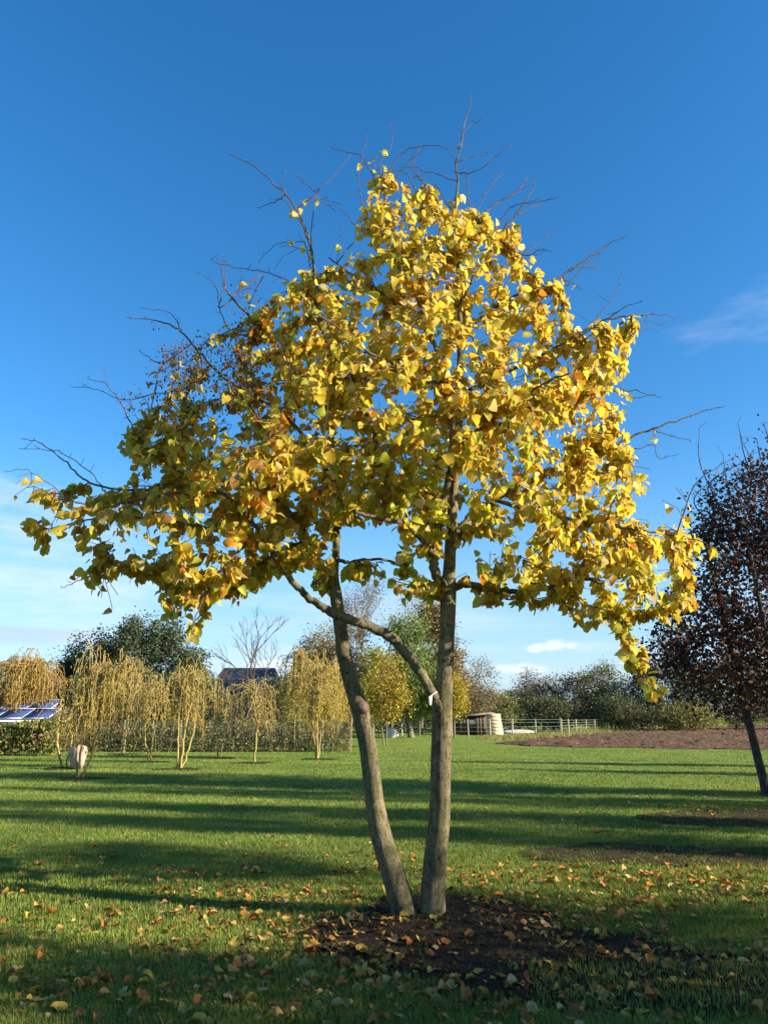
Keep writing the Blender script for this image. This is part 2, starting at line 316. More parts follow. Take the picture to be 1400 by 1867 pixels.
# ------------------------------------------------------------------ leaves
def leaf_template(seed, fold=.25, droop=.35, wave=.06, w=.46, petiole=True):
    r = np.random.default_rng(seed)
    t = np.array([0, .10, .30, .52, .74, .90, 1.0]); wd = np.array([.10, .36, .47, .46, .33, .15, 0])*w/.47
    wd = wd*(1+r.uniform(-.08, .08, 7)); mid = np.stack([t, 0*t, -droop*t**2], -1)
    le = []; ri = []
    for i in range(6):
        zf = fold*wd[i]
        le.append([t[i]-.03, wd[i]*(1+r.uniform(-.06, .06)), -droop*t[i]**2+zf+r.uniform(-wave, wave)])
        ri.append([t[i]-.03, -wd[i]*(1+r.uniform(-.06, .06)), -droop*t[i]**2+zf+r.uniform(-wave, wave)])
    v = np.vstack([mid, le, ri]); f = []
    for i in range(5):
        f += [[i, i+1, 7+i+1], [i, 7+i+1, 7+i], [i, 13+i, 13+i+1], [i, 13+i+1, i+1]]
    f += [[5, 6, 12], [5, 18, 6]]
    if petiole:
        b = len(v); v = np.vstack([v, [[-.42, .008, .10], [-.42, -.008, .10], [.0, .012, 0], [.0, -.012, 0]]]); f += [[b, b+2, b+1], [b+1, b+2, b+3]]
    return v, np.array(f)
LT = [leaf_template(s, fold=fo_, droop=dr, wave=wv) for s, (fo_, dr, wv) in enumerate([(.2, .2, .04), (.45, .3, .05), (.3, .55, .06), (.6, .15, .05), (.1, .4, .08), (.8, .5, .06)])]
FT = [leaf_template(s+20, fold=fo_, droop=dr, wave=wv) for s, (fo_, dr, wv) in enumerate([(.2, .15, .10), (.5, .25, .11), (.9, .1, .12), (.4, -.3, .12), (-.5, .3, .12), (1.1, .35, .12)])]
def frames(tip, nrm):
    t = tip/np.linalg.norm(tip, axis=1, keepdims=True); n = nrm - t*np.sum(nrm*t, 1, keepdims=True); n /= np.linalg.norm(n, axis=1, keepdims=True)+1e-9
    return np.stack([t, np.cross(n, t), n], -1)          # columns x,y,z
def inst(mb, templ, kinds, pos, Rm, size, cols):
    for k, (v, f) in enumerate(templ):
        s = np.where(kinds == k)[0]
        if not len(s): continue
        vv = np.einsum('nij,kj->nki', Rm[s], v)*size[s][:, None, None] + pos[s][:, None]
        cc = np.repeat(cols[s][:, None], len(v), 1)
        mb.add(vv.reshape(-1, 3), (f[None]+len(v)*np.arange(len(s))[:, None, None]).reshape(-1, 3), cc.reshape(-1, 3))
def rhombs(mb, pos, size, cols, r, elong=1.5, nrm=None, tip=None):      # tiny far-off leaves: one bent rhomb each
    n = len(pos); t = r.normal(size=(n, 3)) if tip is None else tip; q = r.normal(size=(n, 3)) if nrm is None else nrm
    Rm = frames(t, q); v = np.array([[0, 0, 0], [.5, .5/elong, .08], [1, 0, -.08], [.5, -.5/elong, .08]])-np.array([.5, 0, 0])
    vv = np.einsum('nij,kj->nki', Rm, v)*np.asarray(size).reshape(-1, 1, 1) + pos[:, None]
    mb.add(vv.reshape(-1, 3), (np.array([[0, 1, 2], [0, 2, 3]])[None]+4*np.arange(n)[:, None, None]).reshape(-1, 3), np.repeat(cols[:, None], 4, 1).reshape(-1, 3))

# ------------------------------------------------------------------ branching: join sites to a skeleton by the nearest node
def attach(sites, nodes, par, r, step=.16, sag=.0, jit=.02, back=.35):
    cap_ = len(nodes)+len(sites)*60; A = np.zeros((cap_, 3)); A[:len(nodes)] = nodes; par = list(par); n = len(nodes); nfix = n; ends = []
    d0 = np.array([np.min(np.linalg.norm(A[:n]-s, axis=1)) for s in sites])
    for s in sites[np.argsort(d0)]:
        d = np.linalg.norm(A[:n]-s, axis=1); k = int(np.argmin(d)); dist = d[k]
        # start a little further back along the parent so twigs leave at an angle
        bk = 0
        while par[k] >= 0 and bk < back*dist and n > 3: bk += np.linalg.norm(A[k]-A[par[k]]); k = par[k]
        a = A[k]; dist = np.linalg.norm(s-a); m = max(1, int(dist/step)); prev = k
        side = r.normal(size=3)*dist*.10
        for j in range(1, m+1):
            t = j/m; p = a+(s-a)*t + (side + np.array([0, 0, sag*dist]))*math.sin(math.pi*t)*.9 + r.normal(size=3)*jit*(j < m)
            if n >= cap_: break
            A[n] = p; par.append(prev); prev = n; n += 1
        ends.append(prev)
    return A[:n], np.array(par), np.array(ends), nfix
def counts(A, par, ends):
    c = np.zeros(len(A)); 
    for e in ends: c[e] += 1
    for i in range(len(A)-1, -1, -1):
        if par[i] >= 0 and par[i] < i: c[par[i]] += c[i]
    return c
def chains(A, par, cnt, start):
    ch = {}
    for i in range(start, len(A)): ch.setdefault(par[i], []).append(i)
    out = []; stack = [(p, c) for p in ch if p < start for c in ch[p]]
    while stack:
        p, c = stack.pop(); line = [p, c]
        while c in ch:
            kids = sorted(ch[c], key=lambda q: -cnt[q]); 
            for o in kids[1:]: stack.append((c, o))
            c = kids[0]; line.append(c)
        out.append(line)
    return out
def twig_mesh(mb, A, par, ends, start, r0, ex, sides=3, c=None, rmax=9, rmin=0):
    cnt = counts(A, par, ends)
    for l in chains(A, par, cnt, start):
        rr = np.clip(r0*np.maximum(cnt[l], 1)**ex, rmin, rmax); rr[0] = min(rr[0], rr[1]*1.15); tube(mb, A[l], rr, sides, c, cap=False)
def pick(r, pal, n):
    pal = [(np.array(c), wt) for c, wt in pal]; wts = np.array([q[1] for q in pal], float); k = r.choice(len(pal), n, p=wts/wts.sum())
    c = np.array([q[0] for q in pal])[k]; return np.clip(c*.82*r.uniform(.75, 1.25, (n, 1))*r.uniform(.93, 1.07, (n, 3)), 0, .95)

# ------------------------------------------------------------------ THE TREE: two stems, yellow autumn crown
T0 = 6.95
root = empty('two_stemmed_tree', (G(762, 1672)[0], T0, 0), 'tall two-stemmed tree with yellow autumn leaves standing in the mulch bed', 'tree')
def line(pts):                                   # (px, py, depth offset, width px)
    pos = np.array([P(a, b, T0+d) for a, b, d, _ in pts]); dep = topix(pos)[:, 2]; rad = np.array([q[3] for q in pts])*.5*dep/FPX
    s = catmull(np.column_stack([pos, rad]), 6); return s[:, :3], np.maximum(s[:, 3], .0015)
SK_N, SK_P = [], []
def skel(pos):
    b = len(SK_N)
    for i, p in enumerate(pos): SK_N.append(p); SK_P.append(b+i-1 if i else -1)
def wobble(seed, amp=.05, flare=0.0):
    r = np.random.default_rng(seed); ph = r.uniform(0, 6.28, 6); kn = [(r.uniform(.1, .9), r.uniform(0, 6.28), r.uniform(.06, .16)) for _ in range(7)]
    def f(t, a):
        v = 1 + amp*np.sin(2*a+ph[0]+t*7) + amp*.6*np.sin(3*a+ph[1]-t*11) + amp*.5*np.sin(t*41+ph[2]+a) + amp*.35*np.sin(5*a+t*23+ph[3])
        for (kt, ka, kh) in kn: v = v + kh*np.exp(-((t-kt)/.012)**2 - (1-np.cos(a-ka))*5)
        return v + flare*np.exp(-t/.025)*(1+.45*np.sin(4*a+ph[4]))
    return f
b0 = topix(np.array([[root.location.x, T0, 0]]))[0]
STEML = [(741,1690,.0,46),(737,1665,.0,45),(724,1620,.0,42),(712,1580,.0,40),(694,1520,.0,37),(682,1460,.0,34),(676,1400,.0,32),(668,1345,0,31),(655,1290,.02,32),(640,1245,.02,29),(629,1200,.03,27),(620,1140,.05,25),(612,1085,.06,23),(609,1050,.06,17),(613,1000,.08,14),(612,930,.1,12.5),(607,860,.12,11),(604,790,.14,9.5),(600,720,.16,8),(592,640,.2,6.5),(582,560,.22,5),(572,490,.22,4),(562,430,.2,3.2),(545,390,.2,2.4)]
STEMR = [(788,1694,.0,48),(789,1668,.0,46),(790,1620,.0,43),(794,1560,.0,41),(801,1490,.0,39),(803,1420,.0,37),(805,1350,.0,36),(807,1290,.0,36),(811,1220,0,31),(815,1150,.0,29),(817,1085,.0,30),(819,1030,.0,23),(822,975,.0,21),(826,920,.02,19),(832,850,.04,16),(837,770,.05,14),(838,690,.06,12),(839,610,.08,9.5),(836,520,.1,7.5),(833,440,.1,6),(831,370,.1,4.0),(835,330,.1,3.2),(831,300,.1,2.7),(841,262,.1,2.2),(846,225,.1,1.8),(856,195,.1,1.4),(859,168,.1,1.0)]
for k, (st, sd) in enumerate(((STEML, 3), (STEMR, 8))):
    pos, rad = line(st); mb = MB(); tube(mb, pos, rad, 18, None, wobble(sd, .035, .35)); 
    tr = mb.build('trunk', MAT['bark'], root); tr['label'] = ['leaning slimmer stem of the tree', 'upright thicker stem of the tree'][k]
    skel(pos[40:])
    if k == 0:
        c = P(668, 1288, T0-.07); m2 = MB(); ax = np.array([.75, -.55, .25]); ax /= np.linalg.norm(ax)      # pruned stub
        tube(m2, [c-ax*.08, c-ax*.03, c-ax*.005, c], [.070, .058, .046, .03], 12, None, wobble(4, .06)); m2.build('pruned_stub', MAT['twig'], root)
    else:
        c = P(800, 1240, T0-.06)
LIMBS = [
 [(806,1310,-.02,20),(792,1272,-.06,20),(768,1232,-.14,18),(742,1195,-.2,17),(716,1165,-.26,19),(690,1149,-.3,17),(650,1134,-.36,15.5),(612,1120,-.4,16),(582,1103,-.42,13.5),(548,1076,-.46,12),(518,1040,-.5,11),(495,1005,-.52,10),(470,965,-.55,8.5),(430,920,-.6,7.5),(380,885,-.62,6),(310,850,-.62,4.5),(250,800,-.6,3.2)],
 [(817,1085,.0,24),(800,1060,-.06,19),(789,1030,-.1,17),(790,1000,-.12,15.5),(800,960,-.14,14),(812,900,-.14,12.5),(822,840,-.13,11),(824,790,-.12,10),(812,700,-.1,8.5),(790,620,-.1,7),(762,550,-.06,6),(735,480,-.03,5),(712,420,0,4),(702,360,0,3.2),(700,310,0,2.2)],
 [(822,1075,.02,15),(848,1066,.08,13),(880,1072,.14,12),(920,1078,.2,11),(965,1077,.25,9.5),(1010,1069,.28,8.5),(1050,1056,.3,7.5),(1090,1062,.3,6.5),(1112,1105,.28,5),(1135,1160,.26,3.6),(1165,1215,.24,2.6),(1192,1265,.22,1.8)],
 [(824,1000,0,18),(838,968,.08,16),(862,938,.16,14),(890,920,.24,12.5),(940,890,.34,10.5),(1000,862,.42,8.5),(1060,836,.48,6.5),(1120,810,.5,4.8),(1180,785,.5,3.6),(1240,764,.5,2.8),(1290,748,.5,2),(1322,740,.5,1.2)],
 [(796,1020,-.1,11),(770,985,-.3,10),(738,950,-.45,9.5),(718,905,-.52,9),(700,860,-.56,8.5),(684,800,-.62,8),(664,745,-.68,7),(645,695,-.72,6),(630,655,-.75,5),(610,610,-.75,3.6)],
 [(742,952,-.44,8),(712,950,-.6,7.5),(680,943,-.72,7),(648,932,-.82,6),(610,905,-.9,4.8),(560,880,-1.0,3.6),(510,860,-1.05,2.4)],
 [(610,1060,.06,12),(590,1035,-.02,9),(570,1000,-.06,8.5),(550,960,-.1,8),(500,910,-.2,7),(430,880,-.25,6.5),(350,880,-.28,5.8),(270,893,-.3,5),(200,890,-.32,4.2),(150,872,-.32,3.5),(110,833,-.32,2.6),(70,806,-.32,1.9),(38,798,-.32,1.1)],
 [(608,880,.12,8.5),(575,820,.2,7.5),(520,760,.28,6.8),(460,720,.34,6),(410,690,.38,5),(370,650,.4,4),(330,605,.4,3.2),(290,585,.4,2.4),(232,578,.4,1.3)],
 [(602,760,.14,7.5),(560,700,.02,6.5),(515,640,-.06,5.6),(470,590,-.1,4.8),(430,550,-.14,4),(410,520,-.15,2.8),(402,480,-.15,1.6)],
 [(594,650,.2,5.5),(580,560,.1,5),(572,480,.04,4.2),(556,420,0,3.4),(530,365,0,2.8),(500,335,0,2.3),(460,300,0,1.8),(416,280,0,1.1)],
 [(838,720,.06,8.5),(870,705,.0,7.5),(920,680,-.1,6.8),(975,655,-.18,6),(1030,625,-.24,5),(1085,592,-.28,3.8),(1130,577,-.3,3),(1180,573,-.3,2),(1222,573,-.3,1.1)],
 [(838,620,.08,7),(870,585,.2,6.2),(920,550,.3,5.4),(970,525,.36,4.5),(1020,505,.4,3.6),(1060,478,.4,2.8),(1105,447,.4,2),(1141,429,.4,1.1)],
 [(836,560,.1,6),(860,510,0,5),(890,460,-.06,4),(915,420,-.1,3.2),(945,385,-.12,2.4),(968,350,-.12,1.8),(977,322,-.12,1)],
 [(834,470,.1,5),(855,430,.16,4),(880,395,.2,3.2),(905,370,.22,2.4),(940,350,.22,1.8),(962,322,.22,1)],
 [(833,420,.1,4.5),(815,385,.02,3.4),(790,355,-.02,2.8),(762,320,-.04,2.2),(752,300,-.04,1.5),(770,258,-.04,1)],
 [(490,998,-.52,8),(450,985,-.62,7),(400,970,-.7,6.2),(340,955,-.74,5.4),(270,945,-.76,4.6),(200,940,-.78,3.6),(130,955,-.78,2.8),(70,968,-.78,1.8)],
 [(474,972,-.55,6.5),(440,1000,-.7,5.6),(410,1035,-.78,4.6),(380,1075,-.82,3.6),(358,1120,-.84,2.6),(348,1165,-.84,1.6)],
 [(560,985,-.08,6),(520,1000,-.2,5),(470,1030,-.28,4.4),(420,1060,-.34,3.6),(360,1050,-.4,3),(290,1040,-.42,2.4),(220,1030,-.44,2)],
 [(1030,1063,.3,7),(1080,1035,.36,6),(1140,1015,.4,5.2),(1200,1005,.42,4.2),(1250,1030,.42,3),(1278,1075,.42,2)],
 [(905,912,.26,9),(950,925,.1,8),(1010,940,-.05,7),(1080,955,-.14,6),(1150,965,-.2,4.6),(1220,975,-.24,3.2),(1290,990,-.26,1.8)],
 [(835,800,.05,9),(870,790,.3,8),(920,770,.55,7),(980,750,.75,6),(1040,730,.9,4.8),(1100,715,1.0,3.4),(1150,712,1.0,2.2),(1205,725,1.0,1.1)],
 [(822,840,-.13,8),(850,800,-.4,7),(890,770,-.65,6),(940,735,-.85,5),(990,700,-1.0,4),(1040,680,-1.1,2.8)],
 [(812,700,-.1,7),(770,690,-.4,6.4),(720,670,-.7,5.6),(670,640,-.95,4.6),(620,600,-1.1,3.6),(570,570,-1.2,2.6)],
 [(606,860,.12,7.5),(640,820,.45,7),(690,790,.8,6),(740,770,1.05,4.8),(790,760,1.2,3.4)],
 [(604,800,.14,7),(580,730,.5,6.2),(550,670,.8,5.2),(510,620,1.0,4),(470,600,1.1,2.8)],
 [(823,960,0,9),(800,930,.35,8),(760,905,.7,7),(710,890,1.0,5.4),(660,890,1.2,4)],
 [(640,1128,-.37,0),(640,1128,-.37,0)],
 [(612,1020,.07,8),(640,1025,.25,6.5),(690,1020,.4,5),(735,1035,.5,3.6),(775,1075,.52,2)],
 [(792,610,-.1,6),(740,570,.2,5.2),(690,530,.4,4.4),(640,500,.55,3.4),(600,470,.6,2.4)],
 [(380,885,-.62,5),(320,900,-.85,4.2),(250,910,-.95,3.4),(180,925,-1.0,2.6),(120,905,-1.0,1.8),(60,860,-1.0,1.2),(5,858,-1.0,.8)],
]
LIMBS = [l for l in LIMBS if l[0][3] > 0]
for k, l in enumerate(LIMBS):
    pos, rad = line(l); pos[3:] += rng.normal(size=(len(pos)-3, 3))*.006; mb = MB(); tube(mb, pos, rad, 10 if rad[0] > .03 else 7, None, wobble(40+k, .05)); mb.build('branch', MAT['bark'] if rad[0] > .022 else MAT['twig'], root)
    skel(pos)
# bare upper twigs seen against the sky, each a part
BARE = [
 [(700,330),(692,300),(715,262),(712,222)],[(704,350),(740,300),(772,272)],[(690,340),(660,285),(640,280),(600,266)],[(700,330),(735,275),(800,265),(832,292)],
 [(566,450),(577,355),(605,325),(640,282)],[(577,355),(555,332),(530,312)],[(540,395),(514,352),(520,312)],[(515,360),(490,372),(468,380)],
 [(570,500),(560,455),(548,440),(500,448),(470,478)],[(560,530),(500,500),(450,490),(400,480),(385,472)],[(478,500),(465,530),(452,565)],
 [(831,330),(800,318),(770,310),(755,300)],[(832,400),(800,345),(785,325)],[(833,295),(860,285),(893,275)],[(833,315),(870,310),(905,285),(928,262)],
 [(836,265),(855,226),(882,222)],[(870,410),(905,370),(950,345),(960,320)],[(868,395),(880,365),(910,320),(918,318)],[(858,395),(852,330),(843,305)],
 [(890,440),(920,390),(935,375),(960,370),(1018,360)],[(945,390),(968,378),(990,370)],[(900,540),(950,470),(985,440),(1008,422)],[(955,465),(985,455),(1005,458)],
 [(1040,490),(1070,480),(1110,450)],[(1035,520),(1060,490),(1082,488)],[(1080,590),(1100,565),(1120,540),(1136,490)],[(1060,610),(1110,580),(1140,560),(1170,548)],
 [(1090,650),(1140,610),(1180,600),(1245,573)],[(1150,612),(1170,590),(1190,570)],[(1100,700),(1150,725),(1195,720)],[(1130,825),(1190,812),(1200,835),(1235,828)],[(1195,785),(1230,795),(1262,805)],
 [(240,895),(195,900),(165,860),(120,830),(95,820),(34,818)],[(330,720),(290,715),(230,730),(180,710),(130,705)],[(300,660),(270,650),(255,640)],[(420,600),(400,560),(392,520),(352,490)],[(400,560),(410,520),(412,480),(400,475)],[(330,600),(310,570),(255,562)],[(220,735),(190,700),(160,690)],
 [(170,1040),(140,1060),(112,1072)],[(1255,905),(1280,870),(1340,830)],
 [(690,420),(660,370),(655,320),(668,245)],[(650,430),(630,390),(600,370)],[(760,350),(745,320),(720,310),(690,325)],[(790,390),(770,330),(748,290)]]
SKA = np.array(SK_N)
for k, b in enumerate(BARE):
    d = rng.uniform(-.35, .35); pp = topix(SKA)[:, :2]; near = np.argsort(np.hypot(*(pp-np.array(b[0])).T))[0]; Y0 = SKA[near][1]
    pts = [SKA[near]] + [P(a, c, Y0 + d*(i+1)/len(b)) for i, (a, c) in enumerate(b)]
    s = catmull(np.column_stack([np.array(pts), np.linspace(.0072, .0023, len(pts))]), 5); s[2:, :3] += rng.normal(size=(len(s)-2, 3))*.006
    mb = MB(); tube(mb, s[:, :3], s[:, 3], 5)
    for j in range(3, len(s), 2):                # buds and spur shoots on alternate sides
        dr = rng.normal(size=3); dr[2] = abs(dr[2])*.6; dr /= np.linalg.norm(dr); ln = rng.choice([.02, .035, .07, .16], p=[.4, .3, .2, .1])
        tube(mb, [s[j, :3], s[j, :3]+dr*ln*.6, s[j, :3]+dr*ln + np.array([0, 0, .1*ln])], [.0026, .0022, .0016], 4)
    mb.build('twig', MAT['twig'], root)
    if k not in (0, 3, 15): skel(s[:3, :3])

CROWN = [(680,330),(695,290),(715,330),(770,350),(830,372),(900,405),(945,415),(950,455),(1000,505),(1032,540),(1040,590),(1085,612),(1125,600),(1150,612),(1135,660),(1145,715),(1120,770),(1165,835),(1188,860),(1165,905),(1115,940),(1200,950),(1265,980),(1285,1070),(1262,1120),(1225,1140),(1175,1120),(1150,1130),(1180,1195),(1203,1265),(1180,1265),(1135,1195),(1105,1130),(1045,1145),(1030,1095),(945,1108),(870,1085),(842,1060),(838,1010),(780,985),(755,1035),(795,1080),(785,1100),(735,1092),(700,1065),(635,1055),(660,1028),(700,985),(720,950),(650,945),(622,985),(612,1045),(580,1070),(560,1030),(500,1040),(440,1095),(385,1105),(362,1160),(315,1140),(295,1090),(240,1055),(160,1075),(125,1065),(175,1005),(75,1005),(55,965),(90,915),(40,890),(45,860),(125,885),(205,905),(240,880),(215,815),(245,780),(290,750),(215,740),(285,715),(280,660),(345,625),(400,610),(455,600),(480,560),(500,505),(545,510),(565,480),(625,490),(655,440),(660,380)]
cpoly = np.array(CROWN, float)
def sample_crown(n):
    out = []
    while len(out) < n:
        x = rng.uniform(10, 1320, 4000); y = rng.uniform(260, 1280, 4000); m = in_poly(x, y, cpoly); x, y = x[m], y[m]
        d = edge_dist(x, y, cpoly); dens = .55 + .9*fbm(x/70., y/70., 11)
        dens = dens*np.where((x < 430) & (y < 760), .45, 1)*np.where(y < 420, .75, 1)*np.where((x < 300), .62, 1)
        dens = dens*np.where((x > 1040) & (y > 1080), 2.2, 1)
        dens = dens*np.where(np.hypot((x-660)/60, (y-990)/45) < 1, .1, 1)
        dens = dens*np.where((x > 845) & (x < 1030) & (y > 1035), .35, 1)*np.where((x > 765) & (x < 890) & (y > 900) & (y < 1070), .4, 1)
        m = rng.uniform(0, 1.25, len(x)) < dens; x, y, d = x[m], y[m], d[m]
        dm = 1.55*np.clip(np.sqrt(d/170.), .12, 1)
        cen = np.interp(x, [0, 300, 650, 900, 1300], [-.55, -.3, 0, .1, .15])
        off = cen + rng.uniform(-1, 1, len(x))*dm
        out += [P(a, b, T0+o) for a, b, o in zip(x, y, off)]
    return np.array(out[:n])
sites = sample_crown(3000)
extra = [(540,385),(535,400),(508,450),(612,385),(622,372),(625,410),(690,272),(660,300),(690,325),(712,300),(382,622),(1060,525),(1115,607),(1135,602),(1195,795),(1192,800),(1240,890),(1232,888),(1186,855),(1206,912),(455,525),(470,560),(500,490),(445,600),(600,360),(1140,720),(1255,1135),(905,402),(948,425),(930,410),(30,870),(62,900),(85,915),(25,905),(215,1085),(185,1090),(205,1110),(330,1165),(355,1160),(1300,1000),(1060,530),(1245,905),(440,510),(462,555),(835,352)]
ext = np.array([P(a, b, SKA[np.argsort(np.hypot(*(topix(SKA)[:, :2]-np.array([a, b])).T))[0]][1]+rng.uniform(-.12, .12)) for a, b in extra])
allsites = np.vstack([sites, ext])
A, par, ends, nfix = attach(allsites, np.array(SK_N), SK_P, rng, step=.11, sag=.06, jit=.008, back=.5)
mb = MB(); twig_mesh(mb, A, par, ends, nfix, .0026, .42, 4, None, .012); mb.build('fine_twigs', MAT['twig'], root, kind='stuff')
# leaves: alternate along the last stretch of each twig, hanging
kidsn = counts(A, par, ends); LP, LD = [], []; isext = set(len(sites)+i for i in range(len(ext)))
axis = np.array([root.location.x, T0, 3.5])
cols_w = []
for e in ends:
    tpx = topix(A[e]); bare = (tpx[0] < 430 and tpx[1] < 700) or tpx[1] < 330
    alone = not in_poly(np.array([tpx[0]]), np.array([tpx[1]]), cpoly)[0]
    n = rng.poisson(9.6) if not bare else rng.poisson(2.2)
    if alone: n = rng.integers(1, 4)
    if tpx[0] < 300 and not alone: n = int(n*.75)+1
    path = [e]; q = e
    while par[q] >= nfix and len(path) < 5: q = par[q]; path.append(q)
    for _ in range(n):
        a = path[rng.integers(0, len(path))]; b = par[a]; t = rng.uniform(); p = A[a]*(1-t)+A[b]*t; LP.append(p); LD.append(A[a]-A[b])
LP = np.array(LP); LD = np.array(LD); LD /= np.linalg.norm(LD, axis=1, keepdims=True)+1e-9; nL = len(LP)
outw = LP-axis; outw[:, 2] *= .3; outw /= np.linalg.norm(outw, axis=1, keepdims=True)
tip = LD*.45 + rng.normal(size=(nL, 3))*.55 + np.array([0, 0, -.75]) + outw*.25
nr = outw*.45 + rng.normal(size=(nL, 3))*.55 + np.array([0.12, -.18, .45])
tip /= np.linalg.norm(tip, axis=1, keepdims=True)
pl = rng.uniform(.02, .05, nL); LPo = LP + tip*pl[:, None]
LS = np.clip(rng.normal(.069, .017, nL), .032, .115)
px = topix(LPo)
gx = fbm(px[:, 0]/90., px[:, 1]/90., 31); g2 = fbm(px[:, 0]/45., px[:, 1]/45., 77)
YEL = np.array([.68, .48, .055]); LEM = np.array([.65, .54, .085]); GRN = np.array([.44, .46, .06]); ORA = np.array([.62, .27, .022]); BRN = np.array([.40, .20, .05]); PAL = np.array([.70, .57, .26]); OLV = np.array([.60, .44, .07])
u = rng.uniform(size=nL); LC = np.where((u < .42)[:, None], YEL, LEM)
inner = np.clip(1-np.hypot((px[:, 0]-800)/330, (px[:, 1]-930)/260), 0, 1)
pg = .05+.6*inner*(g2 > .42)+.2*(px[:, 1] > 1030); LC = np.where((rng.uniform(size=nL) < pg)[:, None], GRN*rng.uniform(.8, 1.6, (nL, 1)), LC)
po = .02+.22*(gx > .64)+.08*(px[:, 0] < 480); LC = np.where((rng.uniform(size=nL) < po)[:, None], ORA, LC)
pb = .04+.24*((px[:, 0] < 520) & (px[:, 1] < 800))+.05*(gx > .62); LC = np.where((rng.uniform(size=nL) < pb)[:, None], BRN, LC)
pp_ = .11; LC = np.where((rng.uniform(size=nL) < pp_)[:, None], PAL, LC)
lo = (px[:, 0] < 330) & (rng.uniform(size=nL) < .55); LC = np.where(lo[:, None], OLV, LC)
LC = np.clip(LC*rng.uniform(.72, 1.14, (nL, 1)), .005, .85)
LK = rng.integers(0, len(LT), nL); LR = frames(tip, nr)
# the ~290 leaves that show largest are parts of their own, in quantised colours sharing meshes
big = np.argsort(-(LS/px[:, 2])*np.abs(np.einsum('ni,ni->n', LR[:, :, 2], (LPo-np.array([0, 0, CAMZ]))/np.linalg.norm(LPo-np.array([0, 0, CAMZ]), axis=1, keepdims=True))) - .0000*px[:, 2])[:290]
PALETTE = [c*.98 for c in (YEL, LEM, GRN*1.2, ORA, BRN, PAL, OLV, YEL*.85)]
protos = {}
def leaf_proto(tset, k, ci, pal, mat, nm):
    key = (nm, k, ci)
    if key not in protos:
        m = MB(); v, f = tset[k]; m.add(v, f, np.clip(pal[ci], 0, .85)); protos[key] = m.mesh(nm, mat)
    return protos[key]
rl = np.array(root.location)
for i in big:
    ci = int(np.argmin([np.sum((LC[i]-c)**2) for c in PALETTE]))
    o = bpy.data.objects.new('leaf', leaf_proto(LT, int(LK[i]), ci, PALETTE, MAT['leaf'], 'leaf')); COL.objects.link(o); o.parent = root
    m4 = Matrix(LR[i].tolist()).to_4x4(); o.matrix_local = Matrix.Translation(Vector((LPo[i]-rl).tolist())) @ m4 @ Matrix.Scale(float(LS[i]), 4)
rest = np.setdiff1d(np.arange(nL), big); mb = MB(); inst(mb, LT, LK[rest], LPo[rest], LR[rest], LS[rest], LC[rest]); mb.build('foliage', MAT['leaf'], root, kind='stuff')
# small dark fruits on the bare upper branches
mb = MB(); e2 = ends[[i for i, e in enumerate(ends) if topix(A[e])[0] < 470 and topix(A[e])[1] < 760]]; fp = []
for e in e2:
    for _ in range(14): fp.append(A[e]+rng.normal(size=3)*np.array([.10, .10, .09]))
for b in ([(402,480),(395,520),(412,500),(400,545),(385,470)], [(232,578),(265,575),(300,580),(330,560),(270,590)], [(150,712),(180,708),(215,720),(245,730)], [(350,620),(300,650),(330,690),(420,560)], [(415,590),(395,575),(425,545),(300,690)]):
    for (a, c) in b:
        q0 = P(a, c, T0+.2)
        for _ in range(16): fp.append(q0+rng.normal(size=3)*np.array([.075, .1, .075]))
fp = np.array(fp); near = np.array([A[np.argmin(np.linalg.norm(A-p, axis=1))] for p in fp])
for p, q in zip(fp, near):
    if np.linalg.norm(p-q) > .16: continue
    s = rng.uniform(.006, .011); v = octv*np.array([s, s, s*1.5])+p; mb.add(v, octf)
    tube(mb, [q, (p+q)/2+np.array([0, 0, .012]), p], [.0013, .0011, .001], 3, cap=False)
mb.build('hanging_fruits', MAT['twig'], root, kind='stuff')
# white tie on the low limb
mb = MB(); c = P(790, 1268, T0-.13)
tube(mb, [c+np.array([.03, -.01, .03]), c+np.array([.0, -.04, .01]), c+np.array([-.03, -.045, -.01])], [.004]*3, 5)
box(mb, c+np.array([-.03, -.045, -.045]), (.028, .003, .075), rz=.5, rx=.15)
mb.build('plastic_tag', MAT['white'], root, smooth=False)['label'] = 'small white plastic tag tied where the arched limb meets the upright stem'

# ------------------------------------------------------------------ trees of the background
def lobes_sites(lobes, n, r, shell=.35):
    lb = np.array(lobes, float); vol = lb[:, 3]*lb[:, 4]*lb[:, 5]; vol = vol**.75; k = r.choice(len(lb), n, p=vol/vol.sum()); d = r.normal(size=(n, 3)); d /= np.linalg.norm(d, axis=1, keepdims=True)
    return lb[k, :3] + d*lb[k, 3:6]*(r.uniform(shell, 1, n)**.6)[:, None]
def auto_lobes(base, H, W, zb, r, n=7, D=None, spires=0):
    D = D or W; out = [(base[0], base[1], (zb+H)/2, W*.33, D*.33, (H-zb)*.42), (base[0], base[1], zb+(H-zb)*.28, W*.44, D*.44, (H-zb)*.26)]
    for _ in range(n):
        a = r.uniform(0, 6.283); q = r.uniform(.25, .62); z = r.uniform(zb+.15*(H-zb), H-.12*(H-zb)); tpr = 1-.45*((z-zb)/(H-zb))**2
        s = r.uniform(.16, .27); out.append((base[0]+math.cos(a)*W*.5*q*tpr, base[1]+math.sin(a)*D*.5*q*tpr, z, W*s, D*s, (H-zb)*r.uniform(.12, .22)))
    for _ in range(spires):
        a = r.uniform(0, 6.283); q = r.uniform(0, .3)*W; z = H*r.uniform(.86, .99); out += [(base[0]+math.cos(a)*q, base[1]+math.sin(a)*q, z, W*.10, W*.10, H*.10), (base[0]+math.cos(a)*q, base[1]+math.sin(a)*q, z-H*.1, W*.15, W*.15, H*.10)]
    return out
